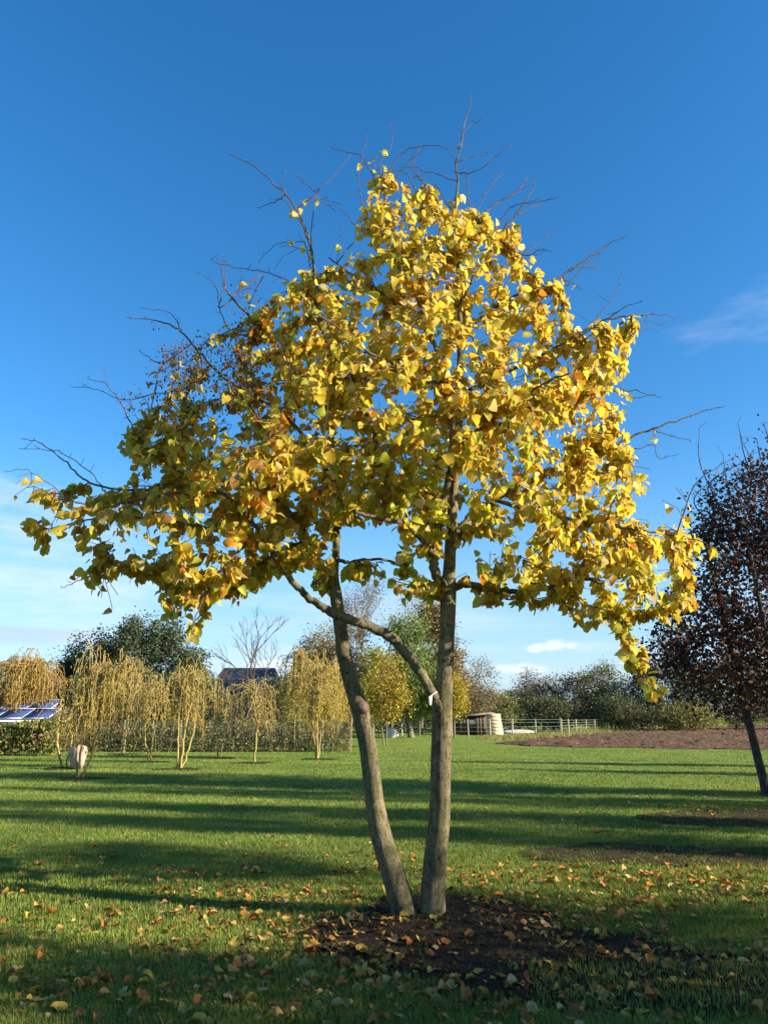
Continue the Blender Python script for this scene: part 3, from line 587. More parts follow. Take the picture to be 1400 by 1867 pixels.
def make_tree(name, label, cat, base, H, W, zb, pal, seed, nsites=150, nleaf=18, leaf=.12, spread=.28, stems=1, trunk_r=.09, dens=1.9, spires=0, group=None, wood='bark_far', woodc=None, lob=7, fol='foliage', lobes=None, sag=.05, tw=.008, step=None, lean=(0, 0), elong=1.5, down=0.0, D=None, split=.35):
    r = np.random.default_rng(seed); base = np.array([base[0], base[1], 0.0]); o = empty(name, base, label, cat, group)
    lb = lobes or auto_lobes(base, H, W, zb, r, lob, D, spires); st = lobes_sites(lb, nsites, r)
    st = st[st[:, 2] > zb*.6]
    nodes, pr = [], []
    for s in range(stems):
        a = r.uniform(0, 6.28); q = W*.16*(stems > 1); top = base+np.array([math.cos(a)*q+lean[0], math.sin(a)*q+lean[1], zb+(H-zb)*r.uniform(.55, .75)])
        b0 = base+np.array([math.cos(a)*.05*(stems > 1)*W*.5, math.sin(a)*.05*(stems > 1)*W*.5, -.05]); m = b0*.55+top*.45+r.normal(size=3)*W*.025
        s_ = catmull([b0, b0*.8+m*.2, m, top], 7); rad = np.linspace(trunk_r, trunk_r*.28, len(s_)); rad[0] *= 1.35
        mb = MB(); tube(mb, s_, rad, 8, woodc, wobble(seed+s, .07)); mb.build('trunk', MAT[wood], o)
        keep = s_[s_[:, 2] > zb*split+.1]; k0 = len(nodes); nodes += list(keep); pr += [k0+i-1 if i else -1 for i in range(len(keep))]
    A_, p_, e_, nf = attach(st, np.array(nodes), pr, r, step=step or max(.15, H*.05), sag=sag, jit=.03, back=.4)
    mb = MB(); twig_mesh(mb, A_, p_, e_, nf, tw, .42, 3, woodc, trunk_r*.6); mb.build('branches', MAT[wood], o, kind='stuff')
    nleaf = int(nleaf*dens)
    if nleaf:
        c = np.repeat(A_[e_], nleaf, 0); pos = c + r.normal(size=c.shape)*spread*np.array([1, 1, .8]); pos[:, 2] = np.maximum(pos[:, 2], .05)
        cl = np.repeat(pick(r, pal, len(e_)), nleaf, 0)*r.uniform(.7, 1.3, (len(pos), 1)); cl2 = pick(r, pal, len(pos)); cl = np.where((r.uniform(size=len(pos)) < .5)[:, None], cl, cl2)
        tp = None if not down else r.normal(size=pos.shape)*.6+np.array([0, 0, -down])
        mb = MB(); rhombs(mb, pos, leaf*r.uniform(.6, 1.35, len(pos)), np.clip(cl, 0, .9), r, elong, tip=tp); mb.build('crown', MAT[fol], o)
    return o
def copy_tree(o, loc, rz, sc, label, group):
    c = o.copy(); COL.objects.link(c); c.location = loc; c.rotation_euler = (0, 0, rz); c.scale = sc; c['label'] = label; c['group'] = group
    for ch in list(o.children):
        d = ch.copy(); COL.objects.link(d); d.parent = c
    return c
# copper tree at the edge of the lawn, and its row of neighbours off to the side that throw the long shadows
COP = [((.095, .042, .03), 5), ((.06, .03, .024), 4), ((.14, .06, .032), 3), ((.24, .10, .035), 1.3), ((.04, .05, .022), 1.8), ((.34, .15, .03), .35)]
cb = G(1412, 1452); cy0 = cb[1]
CL = []
for (a, b, d, rx_, rz_) in [(1400,930,0,1.5,1.1),(1330,1010,-.3,.9,.8),(1290,1120,.2,1.0,.7),(1380,1080,-.6,1.4,1.0),(1240,1170,.1,.75,.45),(1330,1210,-.2,1.3,.7),(1450,1180,0,1.8,1.1),(1500,1000,.3,1.7,1.4),(1520,870,.2,1.2,1.0),(1290,960,.2,.5,.45),(1440,1270,-.3,1.3,.45),(1580,1120,.1,1.6,1.2),(1480,800,0,.8,.7),(1210,1200,.1,.5,.35),(1310,1275,.2,.8,.3)]:
    q = P(a, b, cy0+d); CL.append((q[0], q[1], q[2], rx_, rx_, rz_))
cop = make_tree('copper_tree', 'dark purple-brown leaved tree with forked trunk by the ploughed field', 'tree', cb, 7.6, 6, 1.7, COP, 91, nsites=620, nleaf=46, leaf=.095, spread=.25, stems=2, trunk_r=.13, wood='dark_bark', fol='copper', lobes=CL, tw=.006, step=.25, elong=1.35, dens=1.0, group='dark copper-leaved trees in a row')
mb = MB(); rr_ = np.random.default_rng(5)                               # bare shoots over its top
for (pts) in [[(1330,960),(1300,900),(1275,840),(1275,780)],[(1390,900),(1360,840),(1345,770)],[(1330,960),(1290,890),(1340,850),(1375,840)],[(1300,960),(1265,910),(1320,860)],[(1400,900),(1385,830),(1380,800)],[(1380,940),(1330,880),(1285,862)],[(1410,860),(1400,800),(1392,770)],[(1350,1000),(1310,930),(1260,890)],[(1365,920),(1370,850),(1352,800)],[(1345,950),(1325,880),(1318,830)]]:
    s = catmull([P(a, b, cy0+rr_.uniform(-.3, .3)) for a, b in pts], 6); tube(mb, s, np.linspace(.022, .005, len(s)), 4)
    for j in range(4, len(s), 2): tube(mb, [s[j], s[j]+rr_.normal(size=3)*np.array([.12, .12, .08])+np.array([0, 0, .1])], [.006, .003], 3)
mb.build('bare_shoots', MAT['dark_bark'], cop)
GR = 'dark copper-leaved trees in a row'
cL = np.array(cop.location)
for (x, y, rz, s, sz_, lb_) in [(9.6, 2.5, 1.0, .86, .50, 'dark copper-leaved tree nearest the mulch bed, shading it from the side'), (6.9, 2.75, 2.6, .6, .455, 'small dark copper-leaved tree beside the one nearest the mulch bed'), (12.6, 7.9, 2.2, .46, .98, 'narrow dark copper-leaved tree, second of the row from the mulch bed'),
        (13.2, 10.3, 3.3, .46, 1.02, 'full dark copper-leaved tree, third of the row from the mulch bed'), (14.6, 12.9, 4.4, .36, 1.12, 'narrow dark copper-leaved tree, fourth of the row from the mulch bed'),
        (18.3, 14.6, 5.2, .5, .8, 'tall dark copper-leaved tree right behind the forked one'), (18.5, 20.4, 1.5, .30, .7, 'slim dark copper-leaved tree by the ploughed field corner'), (20.5, 24.5, 3.1, .42, .8, 'dark copper-leaved tree at the ploughed field end of the row')]:
    copy_tree(cop, (x, y, 0), rz, (s, s, sz_), lb_, GR)

make_tree('copper_tree', 'added out-of-view copper-leaved tree, its high crown shaped to shade the left lawn', 'tree', (11.0, 5.6), 6.2, 2.2, 4.0, COP, 95, nsites=90, nleaf=40, leaf=.095, spread=.2, trunk_r=.07, wood='dark_bark', fol='copper', lobes=[(11.0, 5.2, 4.9, .8, .8, .45), (11.1, 6.0, 5.4, .8, .8, .5), (10.9, 5.7, 4.7, .6, 1.0, .3)], tw=.006, step=.2, dens=1.0, group='dark copper-leaved trees in a row', split=.9)  # extra unseen tree, crown kept high to throw shade on the left lawn
# weeping golden willows
def weeping(base, H, W, seed, label, pal, nst=70, lf=16, lean=0.0, stems=3, hang=.42, leaf=.075, wr=.035, name='weeping_willow', group='young weeping willows on the lawn', sr=.006, dense=1.0):
    r = np.random.default_rng(seed); b = np.array([base[0], base[1], 0.]); o = empty(name, b, label, 'tree', group); tops = []
    for s in range(stems):
        a = r.uniform(0, 6.283); q = W*.17; top = b+np.array([math.cos(a)*q+lean, math.sin(a)*q, H*r.uniform(.8, .95)]); st = b+np.array([math.cos(a)*.06, math.sin(a)*.06, -.04]); m = (st+top)/2+r.normal(size=3)*.08-np.array([lean*.25, 0, 0])
        s_ = catmull([st, m, top], 8)+0; s_[2:] += r.normal(size=(len(s_)-2, 3))*.015; mb = MB(); tube(mb, s_, np.linspace(wr, wr*.4, len(s_)), 7); mb.build('trunk', MAT['willow_wood'], o); tops += [s_[-1], s_[-2], s_[-3], s_[-5], s_[-7], s_[-9]]
    mb = MB(); ml = MB(); lp, lc = [], []; W = W*.9
    for k in range(nst):
        p0 = tops[r.integers(len(tops))]; a = r.uniform(0, 6.283); rad = W*.42*r.uniform(.1, 1.1)
        rise = (H-p0[2])*r.uniform(.1, 1.15)*r.uniform(.5, 1.1); rise *= r.choice([.6, 1, 1.25]); pk = p0+np.array([math.cos(a)*rad*.45, math.sin(a)*rad*.45, rise]); out = p0+np.array([math.cos(a)*rad, math.sin(a)*rad, rise*.35])
        z1 = max(.25, H*(hang+r.uniform(-.16, .34))); e = np.array([b[0]+lean*.6+(out[0]-b[0]-lean*.6)*1.08, b[1]+(out[1]-b[1])*1.08, min(z1, out[2]-.25)])
        s_ = catmull([p0, pk, out, (out+e)/2+r.normal(size=3)*.05, e], 5); s_[3:] += r.normal(size=(len(s_)-3, 3))*.018
        tube(mb, s_, np.linspace(sr*1.7, sr*.6, len(s_)), 3, cap=False)
        n = int(lf*dense); t = r.uniform(4, len(s_)-1.01, n); i = t.astype(int); lp.append(s_[i]+(s_[i+1]-s_[i])*(t-i)[:, None]+r.normal(size=(n, 3))*.05); lc.append(np.repeat(pick(r, pal, 1), n, 0)*.5+pick(r, pal, n)*.5)
    mb.build('hanging_shoots', MAT['willow_wood'], o, kind='stuff'); lp = np.concatenate(lp); lc = np.concatenate(lc)
    rhombs(ml, lp, leaf*r.uniform(.6, 1.5, len(lp)), np.clip(lc, 0, .9), r, 3.4, tip=r.normal(size=lp.shape)*.28+np.array([0, 0, -1.0])); ml.build('crown', MAT['foliage'], o)
    return o
GOLD = [((.44, .28, .035), 4), ((.36, .25, .05), 3), ((.50, .37, .045), 2), ((.25, .21, .05), 3), ((.34, .16, .04), 1.5)]
TANW = [((.38, .26, .07), 4), ((.30, .22, .075), 3), ((.42, .32, .07), 2), ((.30, .16, .055), 1.5), ((.24, .21, .07), 2)]
YELW = [((.52, .38, .04), 4), ((.45, .32, .05), 3), ((.36, .30, .06), 2), ((.40, .22, .03), 1)]
def hz(px_, pby, pty):                           # height of something whose base and top sit on these rows
    g = G(px_, pby); return g, P(px_, pty, g[1])[2]
WW = [(145,1421,1196,2.15,.75,GOLD,150,'tallest weeping willow with thick golden curtain next to the pink boulder',3,1.15),
      (117,1402,1258,2.0,0,TANW,34,'almost leafless young willow with yellow stems behind the pink boulder',3,.4),
      (272,1390,1222,2.3,0,GOLD,80,'weeping willow with two bright yellow stems standing behind the netting gap',2,1),
      (326,1403,1212,2.0,.1,GOLD,100,'weeping willow with several grey stems splayed from one foot',4,1),
      (401,1383,1232,2.4,0,TANW,70,'weeping willow with paired ochre stems in front of the slate-roofed house',2,.9),
      (465,1392,1226,2.3,0,TANW,80,'weeping willow on one pale straight stem in front of the bare tree',1,.9),
      (222,1376,1205,2.6,0,TANW,55,'thin weeping willow close against the green netting',1,.8),
      (545,1364,1185,3.0,0,GOLD,140,'bushy golden willow forking low beside the dark thicket',3,1.4),
      (578,1385,1195,2.5,.05,YELW,150,'dense yellow willow on a clump of straight stems',4,1.5),
      (606,1368,1200,2.6,0,YELW,110,'yellow willow with short dark stems behind the clumped one',2,1.3),
      (632,1362,1262,2.0,0,[((.34,.17,.08),3),((.28,.16,.08),2),((.38,.24,.10),1)],60,'small russet willow with one kinked stem',1,1.2)]
for k, (a, b, c, W_, ln, pal, ns, lab, sts, dn) in enumerate(WW):
    g, h = hz(a, b, c); weeping(g, h*[.97, .85, .9, 1.0, .84, .9, .95, 1.0, .92, .96, .9][k], W_, 300+k, lab, pal, int(ns*.85), [24, 8, 14, 18, 11, 12, 10, 20, 22, 18, 14][k], ln, sts, hang=[.34, .6, .5, .42, .55, .46, .5, .34, .36, .4, .45][k], leaf=.085*max(1, g[1]/30), dense=dn, sr=.006*max(1, g[1]/26), wr=.034)
    # small dug circle round each foot
    mb = MB(); aa = np.linspace(0, 6.283, 18, endpoint=False); rr = .55*(1+.3*np.sin(aa*3+k)+.15*np.sin(aa*7+k*2))
    ring = np.stack([g[0]+np.cos(aa)*rr*1.2, g[1]+np.sin(aa)*rr, np.full(18, .018)], -1); ctr = np.array([[g[0], g[1], .05]]); mb.add(np.vstack([ring, ctr]), [[i, (i+1) % 18, 18] for i in range(18)])
    dd = mb.build('tree_pit', MAT['soil']); dd['kind'] = 'structure'; dd['label'] = 'bare soil ring round the foot of a young willow'
g = P(28, 1340, 44.0); weeping((g[0], 44.0), 4.75, 4.6, 350, 'broad old weeping willow with rust and gold curtain behind the solar roof', GOLD+[((.30, .13, .05), 5)], 300, 30, 0, 3, hang=.36, leaf=.14, wr=.10, sr=.011, dense=1.2, group=None)
g = P(-60, 1340, 46.0); weeping((g[0], 46.0), 4.9, 4.6, 351, 'second old weeping willow beside the broad rust and gold one', GOLD+[((.30, .13, .05), 4)], 220, 26, 0, 3, hang=.36, leaf=.14, wr=.10, sr=.011, group=None)

EVG = [((.075, .105, .05), 5), ((.11, .14, .065), 4), ((.16, .17, .075), 2), ((.05, .07, .04), 2)]
HED = [((.13, .145, .06), 5), ((.18, .175, .07), 4), ((.22, .18, .08), 3), ((.09, .105, .05), 3), ((.20, .14, .09), 2)]
BRO = [((.23, .17, .10), 4), ((.20, .16, .11), 4), ((.27, .21, .12), 2), ((.15, .13, .08), 2)]
TAN = [((.33, .25, .10), 4), ((.27, .21, .11), 3), ((.38, .31, .12), 2), ((.24, .16, .09), 2)]
WGR = [((.22, .28, .07), 4), ((.17, .23, .06), 4), ((.32, .35, .08), 2), ((.11, .16, .05), 2)]
ORY = [((.60, .36, .02), 4), ((.52, .24, .02), 2), ((.56, .44, .04), 3), ((.36, .32, .06), 2)]
YGR = [((.45, .40, .06), 4), ((.36, .34, .06), 3), ((.28, .28, .06), 2)]
def bt(name, label, cat, px_, Y, top, Wpx, zb, pal, seed, **kw):
    q = P(px_, top, Y); W_ = Wpx*topix(q)[2]/FPX; return make_tree(name, label, cat, (q[0], Y), q[2], W_, zb, pal, seed, **kw)
for k, (a, Y, t, W_, lab) in enumerate([(245,50,1122,130,'tall ragged evergreen with two pointed tops behind the willows'),(300,51,1130,125,'tall evergreen leaning against the ragged one'),(190,52,1162,140,'round dark evergreen next to the red-roofed house'),(350,50,1185,120,'lower grey-green evergreen at the end of the group'),(140,54,1192,90,'small dark evergreen before the red roof'),(270,48,1215,230,'broad low evergreen filling the foot of the group'),(170,47,1240,160,'low dark laurel bush behind the tallest willow'),(370,47,1245,110,'low evergreen bush behind the netting')]):
    bt('evergreen_tree', lab, 'tree', a, Y, t, W_, .5, EVG, 400+k, nsites=260, nleaf=26, leaf=.16, spread=.3, group='evergreens behind the willows', trunk_r=.12, lob=8, spires=5)
bt('bare_crowned_tree', 'rounded leafless grey-brown tree beyond the red roof', 'tree', 100, 75, 1192, 80, 1.5, BRO, 420, nsites=200, nleaf=8, leaf=.13, spread=.4)
# bare branching tree
def bare_tree(px_, Y, top, Wpx, seed, label, col=None, name='bare_tree', leafpal=None, group=None, lv=5, trunk=.15, fork=1.0, ang=.42):
    q = P(px_, top, Y); H = q[2]; r = np.random.default_rng(seed); b = np.array([q[0], Y, 0.]); o = empty(name, b, label, 'tree', group); mt = MB(); mbr = MB(); tips = []
    def go(p, d, ln, rad, n, m):
        pts = [p]; 
        for _ in range(4): d = d+r.normal(size=3)*.10+np.array([0, 0, .05]); d /= np.linalg.norm(d); pts.append(pts[-1]+d*ln/4)
        tube(m, pts, np.linspace(rad, rad*.68, 5), 6 if n > 3 else 3, col, cap=False)
        if n == 0: tips.append(pts[-1]); return
        for k in range(r.integers(2, 4)):
            a = r.uniform(0, 6.283); e = np.array([math.cos(a), math.sin(a), 0])*fork; nd = d+e*r.uniform(ang*.6, ang*1.5); nd /= np.linalg.norm(nd)
            s = pts[-1] if k else pts[r.integers(2, 5)]; go(s, nd, ln*r.uniform(.66, .88), rad*.62, n-1, mbr)
    go(b-np.array([0, 0, .05]), np.array([0, 0, 1.]), H*.25, trunk, lv, mt)
    mt.build('trunk', MAT['bark_far'], o); mbr.build('branches', MAT['bark_far'], o, kind='stuff')
    if leafpal:
        tp_ = np.array(tips); c = np.repeat(tp_, 14, 0)+r.normal(size=(len(tp_)*14, 3))*.4; ml = MB(); rhombs(ml, c, .12*r.uniform(.6, 1.4, len(c)), pick(r, leafpal, len(c)), r); ml.build('crown', MAT['foliage'], o)
    return o
bare_tree(492, 58, 1088, 150, 14, 'spreading leafless tree beside the slate-roofed house', (.35, .33, .34), lv=6, trunk=.19, ang=.5)
bare_tree(430, 62, 1150, 100, 15, 'smaller leafless tree behind the slate-roofed house', (.35, .33, .34), lv=5, trunk=.11, ang=.5)
for k, (a, Y, t, lab) in enumerate([(640,72,1035,'slender tall birch with thin bare top behind the leaning stem'),(675,74,1028,'slender tall birch between the two stems'),(712,73,1040,'slender tall birch beside the green willow'),(765,72,1050,'tall birch with tan leaves close to the upright stem')]):
    bare_tree(a, Y, t, 60, 30+k, lab, (.9, .85, .8), 'tall_birch', TAN if k in (3,) else BRO, 'tall birches behind the lawn', 5, .13, .7, .33)
bt('tan_birch', 'full tan-leaved birch tree behind the upright stem', 'tree', 798, 66, 1078, 125, 1.6, TAN, 440, nsites=480, nleaf=22, leaf=.19, spread=.34, D=4)
bt('tan_tree', 'loose tan-leaved tree left of the leaning stem', 'tree', 585, 64, 1135, 130, 1.5, TAN, 441, nsites=330, nleaf=20, leaf=.17, spread=.4)
bt('tan_tree', 'loose grey-tan tree between the birches', 'tree', 655, 66, 1105, 110, 1.5, BRO+TAN, 451, nsites=300, nleaf=18, leaf=.16, spread=.4)
bt('green_willow', 'large green willow with drooping foliage behind the arched branch', 'tree', 750, 62, 1132, 150, 1.2, WGR, 442, nsites=430, nleaf=26, leaf=.24, spread=.38, elong=2.6, down=1.2, trunk_r=.25, stems=2)
bt('autumn_tree', 'narrow yellow-green tree with pointed top beside the leaning stem', 'tree', 682, 48, 1155, 72, 1.2, YGR, 443, nsites=150, nleaf=20, leaf=.12, spread=.22)
bt('autumn_tree', 'bright orange-yellow bushy tree between the two stems', 'tree', 702, 44, 1190, 96, 1.1, ORY+YGR+GOLD, 444, nsites=170, nleaf=17, leaf=.12, spread=.3, lob=11, stems=3, trunk_r=.05)
bt('autumn_tree', 'bright yellow shrub tree half hidden by the upright stem', 'tree', 826, 60, 1220, 50, 1.4, YGR+ORY, 445, nsites=130, nleaf=22, leaf=.14, spread=.28)
bt('autumn_tree', 'olive-leaved tree among the golden willows', 'tree', 520, 52, 1215, 90, 1.0, WGR+TAN, 446, nsites=170, nleaf=18, leaf=.14, spread=.3)
bt('autumn_tree', 'tan rounded tree above the tumbledown shed', 'tree', 872, 78, 1200, 105, 1.6, TAN+BRO, 447, nsites=240, nleaf=16, leaf=.15, spread=.36)
bare_tree(856, 80, 1190, 60, 47, 'thin leafless tree rising behind the tan rounded tree', (1.3, 1.1, .9), lv=5, trunk=.10, ang=.3)
bt('autumn_tree', 'low yellow-leaved tree over the dark thicket beside the shed', 'tree', 912, 84, 1262, 80, 1.0, YGR+HED, 448, nsites=170, nleaf=16, leaf=.16, spread=.3)
HR = [(940,92,1262,90,HED,'small mixed hedgerow tree where the wire fence passes the shed'),(985,94,1232,110,BRO,'greyish purple leafless-looking hedgerow tree'),(1035,95,1240,120,HED,'broad green-brown hedgerow tree behind the rail fence'),(1078,96,1232,100,HED+EVG,'round green hedgerow tree next to the broad one'),(1115,92,1218,110,HED+YGR,'taller hedgerow tree with ochre top'),(1165,90,1222,110,BRO+HED,'twiggy brown hedgerow tree at the end of the rail fence'),(1215,88,1165,130,BRO+HED,'tall brown hedgerow tree beside the copper crown'),(1265,86,1200,120,HED+EVG,'green hedgerow tree behind the copper crown'),(1330,86,1210,140,HED,'wide hedgerow tree showing through the copper crown'),(1410,86,1205,150,HED+BRO,'hedgerow tree behind the forked trunk'),(1500,88,1220,150,HED,'hedgerow tree past the forked trunk'),(1010,88,1285,150,EVG+HED,'low dark hedge bush right behind the wire fence'),(1130,86,1288,170,EVG+HED,'low dark hedge bush behind the rail fence'),(1240,80,1290,150,YGR+HED,'low straw-coloured bush at the field edge'),(930,88,1290,110,EVG,'low dark bush next to the shed')]
for k, (a, Y, t, W_, pal, lab) in enumerate(HR):
    bt('hedgerow_tree', lab, 'tree', a, Y, t-14, W_, .4, pal, 460+k, nsites=230, nleaf=20, leaf=.19, spread=.45, stems=2, group='hedgerow trees along the field')
bare_tree(1105, 90, 1195, 60, 61, 'thin leafless tree poking out of the hedgerow', (1.3, 1.1, .9), lv=5, trunk=.09, ang=.3)
# dark thicket that closes the view behind the middle trees
for k, (a, Y, t, W_) in enumerate([(560,76,1262,170),(640,78,1255,170),(720,80,1258,170),(800,82,1262,170),(870,84,1275,150),(470,74,1268,170),(385,72,1272,150),(60,62,1260,200)]):
    bt('thicket_bush', 'dark evergreen thicket bush closing the view behind the autumn trees', 'bush', a, Y, t, W_, .2, EVG+HED[:1], 500+k, nsites=190, nleaf=22, leaf=.2, spread=.5, stems=2, group='dark thicket bushes')

# hedge and netting on the left
def hedge(name, label, x0, x1, Y, H, D, pal, seed, n, leaf=.1):
    r = np.random.default_rng(seed); o = empty(name, ((x0+x1)/2, Y, 0), label, 'hedge'); m = MB(); st = MB()
    pos = np.stack([r.uniform(x0, x1, n), Y+r.normal(size=n)*D*.3, r.uniform(.03, 1, n)**.8*H], -1); pos[:, 2] *= .8+.4*fbm(pos[:, 0]*1.2, pos[:, 1]*0+seed, seed)
    hole = fbm(pos[:, 0]*2.3, pos[:, 2]*2.3, seed+1) > .36; pos = pos[hole]
    cl = pick(r, pal, len(pos)); rhombs(m, pos, leaf*r.uniform(.6, 1.4, len(pos)), cl, r, 1.4)
    for k in range(int((x1-x0)*7)):
        x = r.uniform(x0, x1); p = np.array([x, Y+r.normal()*D*.2, 0]); q = p+np.array([r.normal()*.15, r.normal()*.1, H*r.uniform(.7, 1.1)]); tube(st, [p, (p+q)/2+r.normal(size=3)*.06, q], [.014, .011, .006], 4, (1.3, 1.2, .8))
    m.build('leaves', MAT['foliage'], o, kind='stuff'); st.build('stems', MAT['bark_far'], o, kind='stuff')
gx0, gx1 = P(-110, 1340, 34)[0], P(112, 1340, 34)[0]
hedge('laurel_hedge', 'loose yellow-green leafy hedge under the solar roof', gx0, gx1, 34, 1.38, 1.2, [((.20, .22, .05), 4), ((.13, .16, .045), 3), ((.30, .28, .07), 2), ((.08, .10, .035), 2), ((.22, .14, .07), 1)], 71, 9000, .12)
gx2, gx3 = P(100, 1340, 38)[0], P(640, 1340, 38)[0]
hedge('dry_hedge', 'dry brown-green hedge growing along the green netting', gx2, gx3, 38.6, 1.35, .9, [((.20, .16, .07), 4), ((.13, .13, .06), 3), ((.09, .11, .05), 3), ((.26, .20, .09), 1.5)], 72, 15000, .10)
hedge('straggling_hedge', 'straggling dry plants in front of the green netting', gx2, gx3, 37.3, 1.2, .8, [((.27, .21, .09), 4), ((.20, .17, .07), 3), ((.13, .14, .06), 3)], 73, 6000, .10)
nf = empty('netting_fence', ((gx2+gx3)/2, 38, 0), 'green windbreak netting fence behind the young willows', 'fence')
npst = 11; xs_ = np.linspace(gx2+.6, gx3, npst)
for i in range(npst):
    mb = MB(); tube(mb, [(xs_[i], 37.95, -.05), (xs_[i], 37.95, .7), (xs_[i], 37.95, 1.42)], [.035]*3, 7, (.7, .75, .55)); mb.build('post', MAT['post'], nf)
    if i < npst-1:
        m = MB(); xx = np.linspace(xs_[i], xs_[i+1], 9); zt = 1.33+.03*np.sin(np.arange(9)*1.3+i); yy = 38+.02*np.sin(np.arange(9)*2.1+i)
        v = np.vstack([np.stack([xx, yy, np.full(9, .03)], -1), np.stack([xx, yy+.01, zt], -1)]); m.add(v, [[j, j+1, 9+j+1, 9+j] for j in range(8)]); m.build('net_panel', MAT['net'], nf)

# boulders
def boulder(name, label, c, d, seed, mat):
    r = np.random.default_rng(seed); bmv = []; nu, nv = 20, 12
    dirs = r.normal(size=(9, 3)); dirs /= np.linalg.norm(dirs, axis=1, keepdims=True); dd = r.uniform(.55, .85, 9)
    for i in range(nv+1):
        for j in range(nu):
            th = math.pi*i/nv; ph = 2*math.pi*j/nu; u_ = np.array([math.sin(th)*math.cos(ph), math.sin(th)*math.sin(ph), math.cos(th)]); k = 1.0
            for q, e in zip(dirs, dd):
                s = u_ @ q
                if s > .01: k = min(k, e/s)
            bmv.append(u_*k*(1+.03*math.sin(ph*5+th*7+seed)))
    v = np.array(bmv)*np.asarray(d)/2+np.asarray(c); f = [[i*nu+j, i*nu+(j+1) % nu, (i+1)*nu+(j+1) % nu, (i+1)*nu+j][::-1] for i in range(nv) for j in range(nu)]
    m = MB(); m.add(v, f); o = m.build(name, mat, smooth=False); tag(o, label, 'boulder')
g = G(140, 1403); boulder('boulder', 'upright pinkish boulder at the foot of the tallest willow', (g[0], g[1], .33), (.72, .55, .92), 3, MAT['stone_warm'])
g = G(714, 1346); boulder('boulder', 'low pale boulder in front of the post and wire fence', (g[0], g[1], .28), (1.15, .8, .95), 6, MAT['stone_pale'])
g = G(945, 1338); boulder('boulder', 'flat pale rubble heap next to the shed', (g[0], g[1], .12), (3.2, 1.5, .6), 9, MAT['stone_pale'])

# ------------------------------------------------------------------ low building with solar roof, houses
YS = 41.0
lx = P(-170, 1318, YS)[0]; rx = P(118, 1316, YS)[0]; ez = P(60, 1314, YS)[2]; tz = P(60, 1277, YS+3.4)[2]; ltx = lx; rtx = P(72, 1277, YS+3.4)[0]
sb = empty('solar_shelter', ((lx+rx)/2, YS+1.7, 0), 'low building with dark solar panels on a hipped roof and white gutter', 'building')
m = MB(); m.add([(lx, YS, ez), (rx, YS, ez), (rtx, YS+3.4, tz), (ltx, YS+3.4, tz), (rx, YS+6.8, ez), (lx, YS+6.8, ez)], [[0, 1, 2, 3]]); m.add([(rx, YS, ez), (rx, YS+6.8, ez), (rtx, YS+3.4, tz)], [[0, 1, 2]]); m.add([(rx, YS+6.8, ez), (lx, YS+6.8, ez), (ltx, YS+3.4, tz), (rtx, YS+3.4, tz)], [[0, 1, 2, 3]])
m.build('roof', MAT['slate'], sb, smooth=False)
m = MB(); box(m, ((lx+rx)/2-.1, YS+3.4, (ez-.1)/2), (rx-lx-.6, 6.2, ez-.1)); m.build('wall', MAT['brick'], sb, smooth=False)
m = MB(); box(m, ((lx+rx)/2, YS-.06, ez-.03), (rx-lx+.1, .12, .10)); m.build('gutter', MAT['white'], sb, smooth=False)
m = MB(); box(m, ((lx+rx)/2, YS+.06, ez-.24), (rx-lx-.1, .05, .13)); m.build('fascia_board', MAT['alu'], sb, smooth=False)
ex_ = np.array([1., 0, 0]); ey_ = np.array([0, 3.4, tz-ez]); ln_ = np.linalg.norm(ey_); ey_ /= ln_; en_ = np.cross(ex_, ey_)
for row in range(2):
    for c_ in range(6):
        pw = 1.32; ph_ = ln_*.44; cxp = rx-.95-row*.55-c_*(pw+.04)-pw/2; s_ = ln_*(.27+.46*row); cen = np.array([cxp, YS, ez])+ey_*s_+en_*.06
        m = MB(); box(m, cen, (pw, ph_, .04), axes=[ex_, ey_, en_]); pn = m.build('solar_panel', MAT['panel'], sb, smooth=False)
        m = MB()
        for s2 in (-1, 1):
            box(m, cen+ey_*s2*(ph_/2+.015)+en_*.004, (pw+.04, .02, .05), axes=[ex_, ey_, en_]); box(m, cen+ex_*s2*(pw/2+.012)+en_*.006, (.016, ph_, .05), axes=[ex_, ey_, en_])
        m.build('frame', MAT['alu'], pn, smooth=False)
def house(name, label, px0, px1, Y, pe, pr_, mat, dep=7, hip=.12):
    a = P(px0, pe, Y); b = P(px1, pe, Y); r_ = P((px0+px1)/2, pr_, Y+dep/2)[2]; e = a[2]; o = empty(name, ((a[0]+b[0])/2, Y+dep/2, 0), label, 'building'); W_ = b[0]-a[0]; h = W_*hip
    m = MB(); box(m, ((a[0]+b[0])/2, Y+dep/2, e/2), (W_-.5, dep-.5, e)); m.build('wall', MAT['brick'], o, smooth=False)
    m = MB(); v = [(a[0], Y, e), (b[0], Y, e), (b[0], Y+dep, e), (a[0], Y+dep, e), (a[0]+h, Y+dep/2, r_), (b[0]-h, Y+dep/2, r_)]
    m.add(v, [[0, 1, 5, 4], [2, 3, 4, 5]]); m.add(v, [[1, 2, 5], [3, 0, 4]]); rf = m.build('roof', mat, o, smooth=False)
house('roofed_house', 'house with dark slate roof behind the willows', 375, 505, 66, 1262, 1218, MAT['slate'])
house('roofed_house', 'house with red tiled roof beside the evergreens', 55, 150, 60, 1265, 1214, MAT['tile'])

